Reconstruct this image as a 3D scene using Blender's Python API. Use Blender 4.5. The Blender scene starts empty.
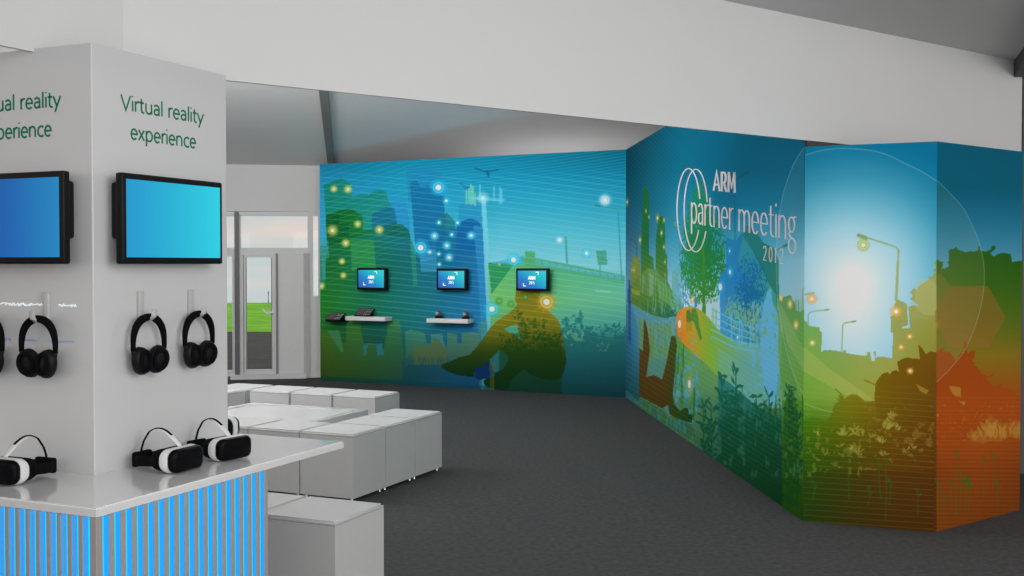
import bpy, bmesh, math, random
import numpy as np
from mathutils import Vector, Matrix
random.seed(7)
rng = np.random.default_rng(5)
SC = bpy.context.scene
COL = SC.collection
F = 1098.0; HY = 264.0; CX = 512.0; H = 1.6      # focal length in px, horizon row, centre column, eye height

# ------------------------------------------------------------------ helpers
PIT = math.atan(24.0/F); SP, CP = math.sin(PIT), math.cos(PIT)      # camera looks 1.25 degrees down
def ray(px, py):
    r = (px-CX)/F; q = (py-288.0)/F
    return Vector((r, CP-q*SP, -SP-q*CP))
def at(px, py, h):
    """point on the horizontal plane of height h seen at pixel px,py"""
    d = ray(px, py); return Vector((0,0,H))+d*((h-H)/d.z)
def slope(px, py):
    d = ray(px, py); return d.x/d.y
def zat(Y, py):
    """height of a point at forward distance Y seen on row py"""
    d = ray(CX, py); return H+Y*d.z/d.y
U = Vector((483, 1098, 0)).normalized()
V = Vector((-1098, 483, 0)).normalized()
def tag(o, label=None, cat=None, group=None, kind=None):
    if label: o['label'] = label
    if cat: o['category'] = cat
    if group: o['group'] = group
    if kind: o['kind'] = kind
    return o
def link(name, me, parent=None):
    o = bpy.data.objects.new(name, me); COL.objects.link(o)
    if parent is not None: o.parent = parent
    return o
def thing(name, label, cat, loc=(0,0,0), rz=0.0, group=None):
    o = bpy.data.objects.new(name, None); COL.objects.link(o)
    o.empty_display_size = .1
    o.location = loc; o.rotation_euler = (0,0,rz)
    return tag(o, label, cat, group)
def copy_tree(o, parent=None):
    c = o.copy(); COL.objects.link(c)
    c.parent = parent
    for ch in list(o.children): copy_tree(ch, c)
    return c
def finish(bm, name, mats, parent=None, smooth=False):
    me = bpy.data.meshes.new(name)
    bmesh.ops.recalc_face_normals(bm, faces=bm.faces[:])
    bm.to_mesh(me); bm.free()
    for m in (mats if isinstance(mats, (list, tuple)) else [mats]): me.materials.append(m)
    if smooth:
        for p in me.polygons: p.use_smooth = True
        if smooth != 'all':
            try: me.set_sharp_from_angle(angle=math.radians(smooth if smooth is not True else 40))
            except Exception: pass
    return link(name, me, parent)
def box(bm, x0, x1, y0, y1, z0, z1, bev=0.0, seg=2, M=None, mat=0):
    r = bmesh.ops.create_cube(bm, size=1.0)
    vs = r['verts']
    bmesh.ops.scale(bm, verts=vs, vec=(x1-x0, y1-y0, z1-z0))
    bmesh.ops.translate(bm, verts=vs, vec=((x0+x1)/2, (y0+y1)/2, (z0+z1)/2))
    fs = list({f for v in vs for f in v.link_faces})
    if bev > 0:
        es = list({e for v in vs for e in v.link_edges})
        rr = bmesh.ops.bevel(bm, geom=es, offset=bev, segments=seg, profile=.5, affect='EDGES')
        vs = list({v for f in rr['faces'] for v in f.verts} | {v for v in vs if v.is_valid})
        fs = list({f for v in vs for f in v.link_faces})
    for f in fs: f.material_index = mat
    if M is not None: bmesh.ops.transform(bm, matrix=M, verts=vs)
    return vs
def prism(bm, pts, z0, z1):
    """vertical prism on a ground outline"""
    a = [bm.verts.new((p[0], p[1], z0)) for p in pts]
    b = [bm.verts.new((p[0], p[1], z1)) for p in pts]
    n = len(pts)
    bm.faces.new(a[::-1]); bm.faces.new(b)
    for i in range(n): bm.faces.new((a[i], a[(i+1)%n], b[(i+1)%n], b[i]))
    return a+b
def tube(bm, pts, radii, n=10, squash=None, caps=True):
    """swept tube; radii number or list of (rx, ry)"""
    pts = [Vector(p) for p in pts]; N = len(pts)
    rings = []
    ref = squash if squash is not None else Vector((0,0,1))
    for i, p in enumerate(pts):
        t = (pts[min(i+1, N-1)]-pts[max(i-1, 0)]).normalized()
        a = ref - t*ref.dot(t)
        if a.length < 1e-4: a = Vector((1,0,0)) - t*t.x
        a.normalize(); b = t.cross(a)
        r = radii[i] if isinstance(radii, list) else radii
        rx, ry = r if isinstance(r, tuple) else (r, r)
        rings.append([bm.verts.new(p + a*math.cos(k*2*math.pi/n)*rx + b*math.sin(k*2*math.pi/n)*ry) for k in range(n)])
    for i in range(N-1):
        for k in range(n):
            bm.faces.new((rings[i][k], rings[i][(k+1)%n], rings[i+1][(k+1)%n], rings[i+1][k]))
    if caps:
        bm.faces.new(rings[0][::-1]); bm.faces.new(rings[-1])

# ------------------------------------------------------------------ materials
def mat(name, col, rough=.5, spec=.5, metal=0, emis=None, estr=1.0, noise=0, nscale=40, coat=0, bump=0):
    m = bpy.data.materials.new(name); m.use_nodes = True
    nt = m.node_tree; b = nt.nodes['Principled BSDF']
    b.inputs['Base Color'].default_value = (*col, 1)
    b.inputs['Roughness'].default_value = rough
    b.inputs['Specular IOR Level'].default_value = spec
    b.inputs['Metallic'].default_value = metal
    b.inputs['Coat Weight'].default_value = coat
    b.inputs['Coat Roughness'].default_value = .06
    if emis:
        b.inputs['Emission Color'].default_value = (*emis, 1); b.inputs['Emission Strength'].default_value = estr
    if noise or bump:
        tc = nt.nodes.new('ShaderNodeTexCoord'); n = nt.nodes.new('ShaderNodeTexNoise')
        n.inputs['Scale'].default_value = nscale; n.inputs['Detail'].default_value = 6
        nt.links.new(tc.outputs['Object'], n.inputs['Vector'])
        if noise:
            mx = nt.nodes.new('ShaderNodeMapRange')
            mx.inputs['From Min'].default_value = .25; mx.inputs['From Max'].default_value = .75
            mx.inputs['To Min'].default_value = 1-noise; mx.inputs['To Max'].default_value = 1+noise
            nt.links.new(n.outputs['Fac'], mx.inputs['Value'])
            v = nt.nodes.new('ShaderNodeVectorMath'); v.operation = 'SCALE'; v.inputs[0].default_value = col
            nt.links.new(mx.outputs['Result'], v.inputs['Scale']); nt.links.new(v.outputs['Vector'], b.inputs['Base Color'])
        if bump:
            bp = nt.nodes.new('ShaderNodeBump'); bp.inputs['Strength'].default_value = bump
            nt.links.new(n.outputs['Fac'], bp.inputs['Height']); nt.links.new(bp.outputs['Normal'], b.inputs['Normal'])
    return m
def lin(r, g, b):
    return tuple(((c/255)/12.92 if c/255 <= .04045 else ((c/255+.055)/1.055)**2.4) for c in (r, g, b))
M_floor = mat('carpet', (.064,.064,.065), .95, .15, noise=.28, nscale=28, bump=.15)
M_plaster = mat('white_plaster', (.62,.62,.62), .8, .2, noise=.012, nscale=3)
M_fascia = mat('fascia_white', (.66,.66,.66), .75, .2, noise=.01, nscale=2)
M_ceil = mat('ceiling_membrane', (.6,.6,.6), .9, .1, noise=.015, nscale=2)
M_beam = mat('grey_beam', (.22,.22,.22), .6, .3, noise=.02, nscale=10)
M_darkbeam = mat('dark_beam', (.09,.09,.09), .6, .3, noise=.02, nscale=10)
M_col = mat('column_gloss', (.60,.60,.605), .35, .5, noise=.01, nscale=3, coat=.35)
M_top = mat('counter_gloss', (.76,.76,.76), .25, .5, noise=.01, nscale=3, coat=.8)
M_slat = mat('slat_grey', (.36,.34,.335), .5, .4, noise=.03, nscale=20)
M_led = mat('blue_light', (.003,.01,.02), .6, .1, emis=lin(38,165,255), estr=1.0, noise=.01)
M_led2 = mat('cyan_light', (.003,.01,.02), .6, .1, emis=lin(10,215,255), estr=1.0, noise=.01)
M_black = mat('black_plastic', (.004,.004,.005), .5, .2, noise=.05, nscale=60)
M_matte = mat('black_fabric', (.004,.004,.005), .9, .08, noise=.1, nscale=90)
M_glossblack = mat('black_gloss', (.002,.002,.003), .4, .08, noise=.05, nscale=60)
M_vrwhite = mat('white_shell', (.72,.72,.72), .35, .5, noise=.01, nscale=30)
M_hook = mat('hook_grey', (.5,.5,.5), .4, .5, noise=.02, nscale=30)
M_green = mat('green_print', lin(8,122,84), .6, .2, noise=.02, nscale=30)
M_pouf = mat('pouf_leather', (.555,.555,.555), .55, .35, noise=.015, nscale=25, bump=.02)
M_seam = mat('pouf_seam', (.12,.12,.12), .8, .2, noise=.05, nscale=30)
M_chrome = mat('chrome', (.45,.45,.45), .2, .5, metal=.9, noise=.02)
M_table = mat('table_gloss', (.62,.62,.625), .25, .4, coat=.2, noise=.01, nscale=5)
M_tableg = mat('table_glass', (.58,.58,.59), .3, .3, coat=.1, noise=.01, nscale=5)
M_frame = mat('door_frame', (.58,.58,.58), .45, .4, noise=.02, nscale=20)
M_post = mat('grey_post', (.10,.10,.105), .45, .4, noise=.03, nscale=20)
M_letter = mat('white_print', lin(222,216,218), .6, .2, noise=.01, nscale=30)
M_edge = mat('panel_edge', (.03,.04,.05), .6, .3, noise=.03)
M_grass = mat('grass', lin(135,210,55), .9, .1, noise=.35, nscale=1.2)
M_pave = mat('dark_paving', (.09,.09,.09), .9, .1, noise=.2, nscale=3)
M_white = mat('white_shelf', (.72,.72,.72), .4, .4, noise=.02, nscale=30)
M_scr = mat('white_mark', (.8,.8,.8), .5, .3, emis=(.85,.92,.95), estr=.55, noise=.01)
M_blue_scr = mat('blue_mark', (.18,.4,.95), .5, .3, noise=.01)
def glass_mat():
    m = bpy.data.materials.new('window_glass'); m.use_nodes = True
    nt = m.node_tree; nt.nodes.clear()
    out = nt.nodes.new('ShaderNodeOutputMaterial'); mx = nt.nodes.new('ShaderNodeMixShader')
    fr = nt.nodes.new('ShaderNodeFresnel'); fr.inputs['IOR'].default_value = 1.3
    tr = nt.nodes.new('ShaderNodeBsdfTransparent'); tr.inputs['Color'].default_value = (.95,.96,.95,1)
    gl = nt.nodes.new('ShaderNodeBsdfGlossy'); gl.inputs['Roughness'].default_value = .02
    nt.links.new(fr.outputs[0], mx.inputs[0]); nt.links.new(tr.outputs[0], mx.inputs[1]); nt.links.new(gl.outputs[0], mx.inputs[2])
    nt.links.new(mx.outputs[0], out.inputs['Surface'])
    return m
M_glass = glass_mat()
def screen_mat(name, cols, axis=0, scale=1.0, diag=False, strength=1.0):
    """self-lit screen picture: colour ramp over the object's own x (0..scale)"""
    m = bpy.data.materials.new(name); m.use_nodes = True
    nt = m.node_tree; b = nt.nodes['Principled BSDF']
    b.inputs['Base Color'].default_value = (.01,.01,.01,1); b.inputs['Roughness'].default_value = .3
    b.inputs['Specular IOR Level'].default_value = .03
    tc = nt.nodes.new('ShaderNodeTexCoord'); sp = nt.nodes.new('ShaderNodeSeparateXYZ')
    nt.links.new(tc.outputs['Generated'], sp.inputs[0])
    rp = nt.nodes.new('ShaderNodeValToRGB')
    src = sp.outputs['X']
    if diag:
        a = nt.nodes.new('ShaderNodeMath'); a.operation = 'MULTIPLY_ADD'
        a.inputs[1].default_value = .5
        h = nt.nodes.new('ShaderNodeMath'); h.operation = 'MULTIPLY'; h.inputs[1].default_value = .5
        nt.links.new(sp.outputs['Z'], h.inputs[0]); nt.links.new(sp.outputs['X'], a.inputs[0]); nt.links.new(h.outputs[0], a.inputs[2])
        src = a.outputs[0]
    nt.links.new(src, rp.inputs[0])
    els = rp.color_ramp.elements
    while len(els) < len(cols): els.new(.5)
    for i, (p, c) in enumerate(cols):
        els[i].position = p; els[i].color = (*lin(*c), 1)
    nt.links.new(rp.outputs[0], b.inputs['Emission Color']); b.inputs['Emission Strength'].default_value = strength
    return m

# ------------------------------------------------------------------ stroke lettering
def arc(cx, cy, rx, ry, a0, a1, n=14):
    return [(cx+rx*math.cos(math.radians(a0+(a1-a0)*i/n)), cy+ry*math.sin(math.radians(a0+(a1-a0)*i/n))) for i in range(n+1)]
GL = {
 'V': (.98, [[(0,1.42),(.48,0),(.96,1.42)]]),
 'i': (.24, [[(.12,0),(.12,1)], [(.12,1.34),(.12,1.46)]]),
 'r': (.46, [[(.1,0),(.1,1)], [(.1,.62)]+arc(.42,.62,.32,.36,180,75,8)]),
 't': (.48, [[(.18,1.34),(.18,.25)]+arc(.40,.25,.22,.23,180,290,8), [(0,.96),(.44,.96)]]),
 'u': (.84, [[(.1,1),(.1,.36)]+arc(.40,.36,.30,.34,180,360,10)+[(.7,1)], [(.7,.4),(.7,0)]]),
 'a': (.72, [arc(.32,.68,.27,.30,150,0,10)+[(.59,0)], [(.59,.60),(.40,.56)]+arc(.30,.30,.22,.26,110,270,8)+[(.45,.08),(.59,.22)]]),
 'l': (.24, [[(.12,0),(.12,1.5)]]),
 'e': (.80, [[(.08,.52),(.72,.52)]+arc(.40,.50,.32,.48,5,315,22)]),
 'y': (.74, [[(0,1),(.36,.06)], [(.72,1),(.36,.06),(.16,-.46)]]),
 'x': (.70, [[(.02,1),(.64,0)], [(.64,1),(.02,0)]]),
 'p': (.86, [[(.1,1),(.1,-.5)], arc(.42,.50,.34,.48,165,-165,22)]),
 'n': (.84, [[(.1,0),(.1,1)], [(.1,.6)]+arc(.40,.62,.30,.36,180,0,10)+[(.7,0)]]),
 'c': (.68, [arc(.44,.50,.36,.48,50,310,18)]),
 'm': (1.30, [[(.1,0),(.1,1)], [(.1,.6)]+arc(.37,.62,.27,.36,180,0,9)+[(.64,0)], [(.64,.6)]+arc(.91,.62,.27,.36,180,0,9)+[(1.18,0)]]),
 'g': (.80, [arc(.34,.66,.27,.32,0,360,22), [(.50,.93),(.60,1.0),(.78,1.0)], [(.2,.38),(.12,.24),(.22,.14),(.40,.10)], arc(.38,-.24,.32,.32,80,440,22)]),
 'A': (.98, [[(.04,0),(.48,1.42),(.92,0)], [(.2,.46),(.76,.46)]]),
 'R': (.86, [[(.12,0),(.12,1.42)], [(.12,1.36),(.40,1.36)]+arc(.42,1.0,.30,.36,80,-80,10)+[(.12,.66)], [(.42,.66),(.82,0)]]),
 'M': (1.16, [[(.12,0),(.16,1.42)], [(.16,1.42),(.58,.35),(1.0,1.42)], [(1.0,1.42),(1.04,0)]]),
 '2': (.72, [arc(.36,1.05,.28,.36,160,-20,12)+[(.08,.05),(.66,.05)]]),
 '0': (.78, [arc(.38,.71,.30,.70,0,360,26)]),
 '1': (.50, [[(.10,0),(.10,1.42)]]),
 '5': (.72, [[(.60,1.38),(.18,1.38),(.14,.86)]+arc(.32,.46,.32,.42,110,-150,16)]),
 ' ': (.42, []),
}
def text_strokes(s, xh, spacing=.08, xscale=1.0):
    x = 0; out = []
    for ch in s:
        adv, st = GL[ch]
        for pl in st: out.append([((x+p[0])*xh*xscale, p[1]*xh) for p in pl])
        x += adv+spacing
    return out, (x-spacing)*xh*xscale
def ribbon(bm, pl, w, fn, th):
    """flat printed stroke of width w and thickness th; fn maps (x,z,out) to 3D"""
    P = [Vector((p[0], p[1])) for p in pl]
    closed = (P[0]-P[-1]).length < 1e-6
    L = []; R = []
    n = len(P)
    for i in range(n):
        if closed: a = P[i-1] if i > 0 else P[-2]; b = P[i+1] if i < n-1 else P[1]
        else: a = P[max(i-1,0)]; b = P[min(i+1,n-1)]
        d1 = (P[i]-a); d2 = (b-P[i])
        if d1.length < 1e-9: d1 = d2
        if d2.length < 1e-9: d2 = d1
        d1.normalize(); d2.normalize()
        t = d1+d2
        if t.length < .2: t = d1
        t.normalize(); nn = Vector((-t.y, t.x))
        c = max(.45, nn.dot(Vector((-d1.y, d1.x))))
        L.append(P[i]+nn*w/2/c); R.append(P[i]-nn*w/2/c)
    for o0 in (0,):
        lt = [bm.verts.new(fn(p.x, p.y, th)) for p in L]; rt = [bm.verts.new(fn(p.x, p.y, th)) for p in R]
        lb = [bm.verts.new(fn(p.x, p.y, .0003)) for p in L]; rb = [bm.verts.new(fn(p.x, p.y, .0003)) for p in R]
        for i in range(n-1):
            bm.faces.new((lt[i], lt[i+1], rt[i+1], rt[i]))
            bm.faces.new((lt[i], lb[i], lb[i+1], lt[i+1]))
            bm.faces.new((rt[i], rt[i+1], rb[i+1], rb[i]))
        bm.faces.new((lt[0], rt[0], rb[0], lb[0])); bm.faces.new((lt[-1], lb[-1], rb[-1], rt[-1]))

# ------------------------------------------------------------------ the places traced from the photograph
# faceted right-hand wall
def hpoint(px, pyfloor): return at(px, pyfloor, 0)
W0 = hpoint(625.5, 397.5); W1 = hpoint(803, 521.2); W2 = hpoint(934, 532.5); W3 = hpoint(1019.4, 510)
L0 = hpoint(320.5, 380.5); L1 = W0.copy()
TALL = zat(W0.y, 149.6); LOW = zat(W1.y, 146.6)
# fascia: y = 264 - .1035*(2002-x) at bottom height HF
HF = 2.368; HT = 3.125
def fasc(px, h=HF):
    p = at(px, HY-.1035*(2002-px), HF); p.z = h; return p
A0 = fasc(123); A1 = fasc(1021.3)
dA = (A1-A0).normalized()
B1 = Vector(((0-CX)/F*3.86, 3.86, HF))
dB = (B1-A0); dB.z = 0; dB.normalize()
B1 = A0 + dB*3.2
nA = Vector((dA.y, -dA.x, 0))          # towards the camera
# back wall with the door
K0 = Vector(((228-CX)/F*15.23, 15.23, 0)); K1 = Vector(((320-CX)/F*15.46, 15.46, 0))
dK = (K1-K0).normalized(); nK = Vector((dK.y, -dK.x, 0))

def slab(name, a, b, z0, z1, th, m, parent=None, side=1):
    """upright wall slab whose visible face runs a->b, thickness away from camera"""
    d = (b-a); d.z = 0; d.normalize(); n = Vector((-d.y, d.x, 0))*side
    bm = bmesh.new()
    prism(bm, [a, b, b+n*th, a+n*th], z0, z1)
    return finish(bm, name, m, parent)
def struct(o): o['kind'] = 'structure'; return o

# floor and outside ground
bm = bmesh.new(); prism(bm, [(-9,-5), (9,-5), (9,9), (6.5,16.9), (-9.3,14.4)], -.05, 0)
floor = struct(finish(bm, 'floor', M_floor))
def kpt(px, off=0.0, z=0.0, py=295):
    r = slope(px, py)
    # ray x = r*y ; line K0 + t dK + nK*off
    P = K0 + nK*off
    t = (r*P.y - P.x)/(dK.x - r*dK.y)
    q = P + dK*t; q.z = z; return q
def kz(px, py, off=0.0):
    q = kpt(px, off); return zat(q.y, py)
def kbox(bm, px0, px1, py0, py1, off, th, bev=0):
    """box on the door wall between photo columns/rows, standing proud by off (towards the room)"""
    a = kpt(px0, off); b = kpt(px1, off)
    z1 = kz((px0+px1)/2, py0, off); z0 = max(kz((px0+px1)/2, py1, off), 0.0)
    d = dK
    prism(bm, [a, b, b-nK*th, a-nK*th], z0, z1)
# outside
bm = bmesh.new(); prism(bm, [(-60,14.4+.2), (-9.3,14.45), (6.5,17.0), (60,17.2), (60,26.6), (-60,26.6)], -.12, -.045)
struct(finish(bm, 'ground', M_pave))
bm = bmesh.new(); prism(bm, [(-60,26.6), (60,26.6), (60,46.5), (-60,46.5)], -.12, -.04)
o = finish(bm, 'lawn', M_grass); tag(o, None, None, None, 'structure')

# walls
KL = kpt(-200); KR = kpt(1150)
zt = 2.98
def kwall(name, px0, px1, py0, py1, th=.16):
    bm = bmesh.new(); kbox(bm, px0, px1, py0, py1, 0, th); return struct(finish(bm, name, M_plaster))
bm = bmesh.new()
z_l = kz(270, 211.5); a = kpt(-200); b = kpt(1150)
prism(bm, [a, b, b-nK*.16, a-nK*.16], z_l, zt+.05)
c = kpt(150); prism(bm, [a, c, c-nK*.16, a-nK*.16], 0, z_l)
c = kpt(318.5); prism(bm, [c, b, b-nK*.16, c-nK*.16], 0, z_l)
struct(finish(bm, 'wall_back', M_plaster))
# transom window left of post, transom window, side window
def window(name, rects_frame, rect_glass):
    root = bpy.data.objects.new(name, None); COL.objects.link(root); root['kind'] = 'structure'
    bm = bmesh.new()
    for r in rects_frame: kbox(bm, *r, .0, .08)
    finish(bm, 'window_frame', M_frame, root)
    bm = bmesh.new(); kbox(bm, *rect_glass, -.03, .008); finish(bm, 'pane', M_glass, root)
    return root
window('window_1', [(239.2,309.8,211.8,215.8), (239.2,309.8,247.8,253.2), (239.2,241.2,215.8,247.8), (307.8,309.8,215.8,247.8)], (241.2,307.8,215.8,247.8))
window('window_2', [(150,234.6,211.8,215.8), (150,234.6,247.8,253.2)], (150,234.6,215.8,247.8))
window('window_3', [(150,234.6,253.2,256.5), (150,234.6,371,377), (232.2,234.6,256.5,371)], (150,232.2,256.5,371))
window('window_4', [(309.8,318.5,211.8,216), (309.8,313.4,216,296), (309.8,318.5,296,378)], (313.4,318.5,216,296))
bm = bmesh.new(); kbox(bm, 234.6, 239.2, 211.8, 380, .05, .2)
struct(finish(bm, 'trim_1', M_post))
bm = bmesh.new(); kbox(bm, 303.6, 309.8, 253.2, 380, .03, .2)
struct(finish(bm, 'trim_2', mat('grey_jamb', (.42,.42,.42), .6, .3, noise=.05, nscale=9)))
bm = bmesh.new(); kbox(bm, 230, 306, 374.6, 380, .10, .1)
struct(finish(bm, 'trim_3', M_frame))
# doors
door = bpy.data.objects.new('door_1', None); COL.objects.link(door); struct(door)
bm = bmesh.new()
for r in [(239.4,246.6,253.4,374.6), (271.2,275.6,253.4,374.6), (246.6,271.2,253.4,257.4), (246.6,271.2,369.6,374.6)]: kbox(bm, *r, .0, .07)
finish(bm, 'door_frame', M_frame, door)
bm = bmesh.new()
for r in [(243.2,243.9,255,373.6), (245.9,246.6,257.4,369.6), (271.2,271.9,257.4,369.6)]: kbox(bm, *r, .012, .012)
finish(bm, 'moulding', M_beam, door)
bm = bmesh.new(); kbox(bm, 246.6, 271.2, 257.4, 369.6, -.03, .008); finish(bm, 'pane', M_glass, door)
bm = bmesh.new()
p = kpt(268.5, .02); zz = kz(268, 292); z2 = kz(268, 303)
q = p+dK*.10
tube(bm, [Vector((p.x,p.y,zz)), Vector((p.x,p.y,zz))+nK*.06, Vector((p.x,p.y,z2))+nK*.06, Vector((p.x,p.y,z2))], .012, 8)
p = kpt(272.5, .0)
tube(bm, [Vector((p.x,p.y,z2-.13)), Vector((p.x,p.y,z2-.13))+nK*.07, Vector((p.x,p.y,z2-.13))+nK*.08-dK*.08+Vector((0,0,-.01)), Vector((p.x,p.y,z2-.08))+nK*.08-dK*.14], .016, 8)
finish(bm, 'door_handle', M_vrwhite, door, smooth=True)
door = bpy.data.objects.new('door_2', None); COL.objects.link(door); struct(door)
bm = bmesh.new(); kbox(bm, 278.2, 303.6, 253.4, 374.6, .0, .06); finish(bm, 'door_leaf', M_frame, door)
bm = bmesh.new(); kbox(bm, 275.8, 278.2, 253.4, 374.6, .015, .07); finish(bm, 'door_frame', M_beam, door)

# fascia
def fascia(name, a, b, back):
    bm = bmesh.new()
    d = (b-a).normalized()
    prism(bm, [a, b, b+back, a+back], HF, HT)
    return struct(finish(bm, name, M_fascia))
bm = bmesh.new()
bk = -nA*.02
nB = Vector((-dB.y, dB.x, 0))
if nB.dot(-A0) < 0: nB = -nB
c0 = A0 + bk
# one bent bulkhead (two runs meeting at the inside corner)
m_ = (bk + -nB*.10)
prism(bm, [A0, A1, A1+bk, A0+bk-dA*.004, B1-nB*.02, B1], HF, HT)
fas = struct(finish(bm, 'trim_4', M_fascia))
# near ceiling: hinged on the fascia top, rising towards the camera
def ceil_poly(name, pts, m, th=.04):
    bm = bmesh.new()
    a = [bm.verts.new(p) for p in pts]; b = [bm.verts.new(p+Vector((0,0,th))) for p in pts]
    bm.faces.new(a); bm.faces.new(b[::-1])
    for i in range(len(a)): j = (i+1) % len(a); bm.faces.new((a[i], b[i], b[j], a[j]))
    return struct(finish(bm, name, m))
up = Vector((0,0,1))
def T(p, z): return Vector((p.x, p.y, z))
ceil_poly('ceiling', [T(A0-dA*.0, HT), T(A1, HT), T(A1, HT)+nA*7+up*1.05, T(A0, HT)+nA*4.4+up*.66], M_ceil)
ceil_poly('ceiling_west', [T(A0, HT), T(A0, HT)+nA*4.4+up*.66, T(B1, HT)+nA*1.6+up*.66, T(B1, HT)], M_ceil)
# annex ceiling: eave on the door wall, rising towards the fascia
e0 = kpt(-200, 0, zt); e1 = kpt(1150, 0, zt)
s_ = .20
ceil_poly('ceiling_annex', [e0, e1, e1+nK*13+up*13*s_, e0+nK*13+up*13*s_], mat('lit_annex_membrane', (.78,.78,.78), .9, .1, noise=.015, nscale=2))  # lighter copy of the ceiling membrane; extra brightness put into the colour
# upper closure over the fascia so that the annex is shut towards the hall
bm = bmesh.new(); prism(bm, [A0+bk*.2, A1+bk*.2, A1+bk, A0+bk], HT+.001, 5.6); struct(finish(bm, 'wall_front', M_plaster))
# annex beams
def beam(name, p, q, w, h, m, up_=Vector((0,0,1))):
    t = (q-p).normalized(); s = t.cross(up_).normalized(); u2 = s.cross(t)
    bm = bmesh.new()
    A = [bm.verts.new(p+s*a*w/2+u2*b*h) for a, b in ((-1,0),(1,0),(1,-1),(-1,-1))]
    B = [bm.verts.new(q+s*a*w/2+u2*b*h) for a, b in ((-1,0),(1,0),(1,-1),(-1,-1))]
    bm.faces.new(A); bm.faces.new(B[::-1])
    for i in range(4): bm.faces.new((A[i], A[(i+1)%4], B[(i+1)%4], B[i]))
    return struct(finish(bm, name, m))
def annex_pt(px, py):
    # intersect pixel ray with the annex ceiling plane z = zt + s_*dist
    r = ray(px, py); o_ = Vector((0,0,H))
    N = Vector((-nK.x*s_, -nK.y*s_, 1)); d = N.dot(e0-o_)/N.dot(r); return o_+r*d
bp = annex_pt(331.5, 164); bq = annex_pt(323.5, 88); bt = (bq-bp).normalized()
beam('trim_5', bp-bt*.05, bp+bt*9, .10, .05, M_beam)
# hall beam at the right end of the fascia
ca = fasc(1013.5, HT); cb = ca + Vector((-.25,-.97,.104))*6
beam('trim_6', ca+Vector((.06,0,.0)), cb+Vector((.06,0,.0)), .12, .125, M_darkbeam)
# right side wall and left annex wall
slab('wall_right', A1+dA*.02, A1+dA*3.0, 0, 3.4, .12, mat('dark_wall', (.10,.10,.105), .8, .2, noise=.03))['kind'] = 'structure'
p0 = A1+bk+dA*.02; p0.z = 0
slab('wall_east', p0, Vector((6.0, 16.0, 0)), 0, 5.4, .12, M_post, side=-1)['kind'] = 'structure'
pl = kpt(-200)
slab('wall_left', Vector((pl.x, pl.y, 0)), Vector((-7.6, 4.6, 0)), 0, 5.6, .12, M_plaster, side=1)['kind'] = 'structure'

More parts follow.
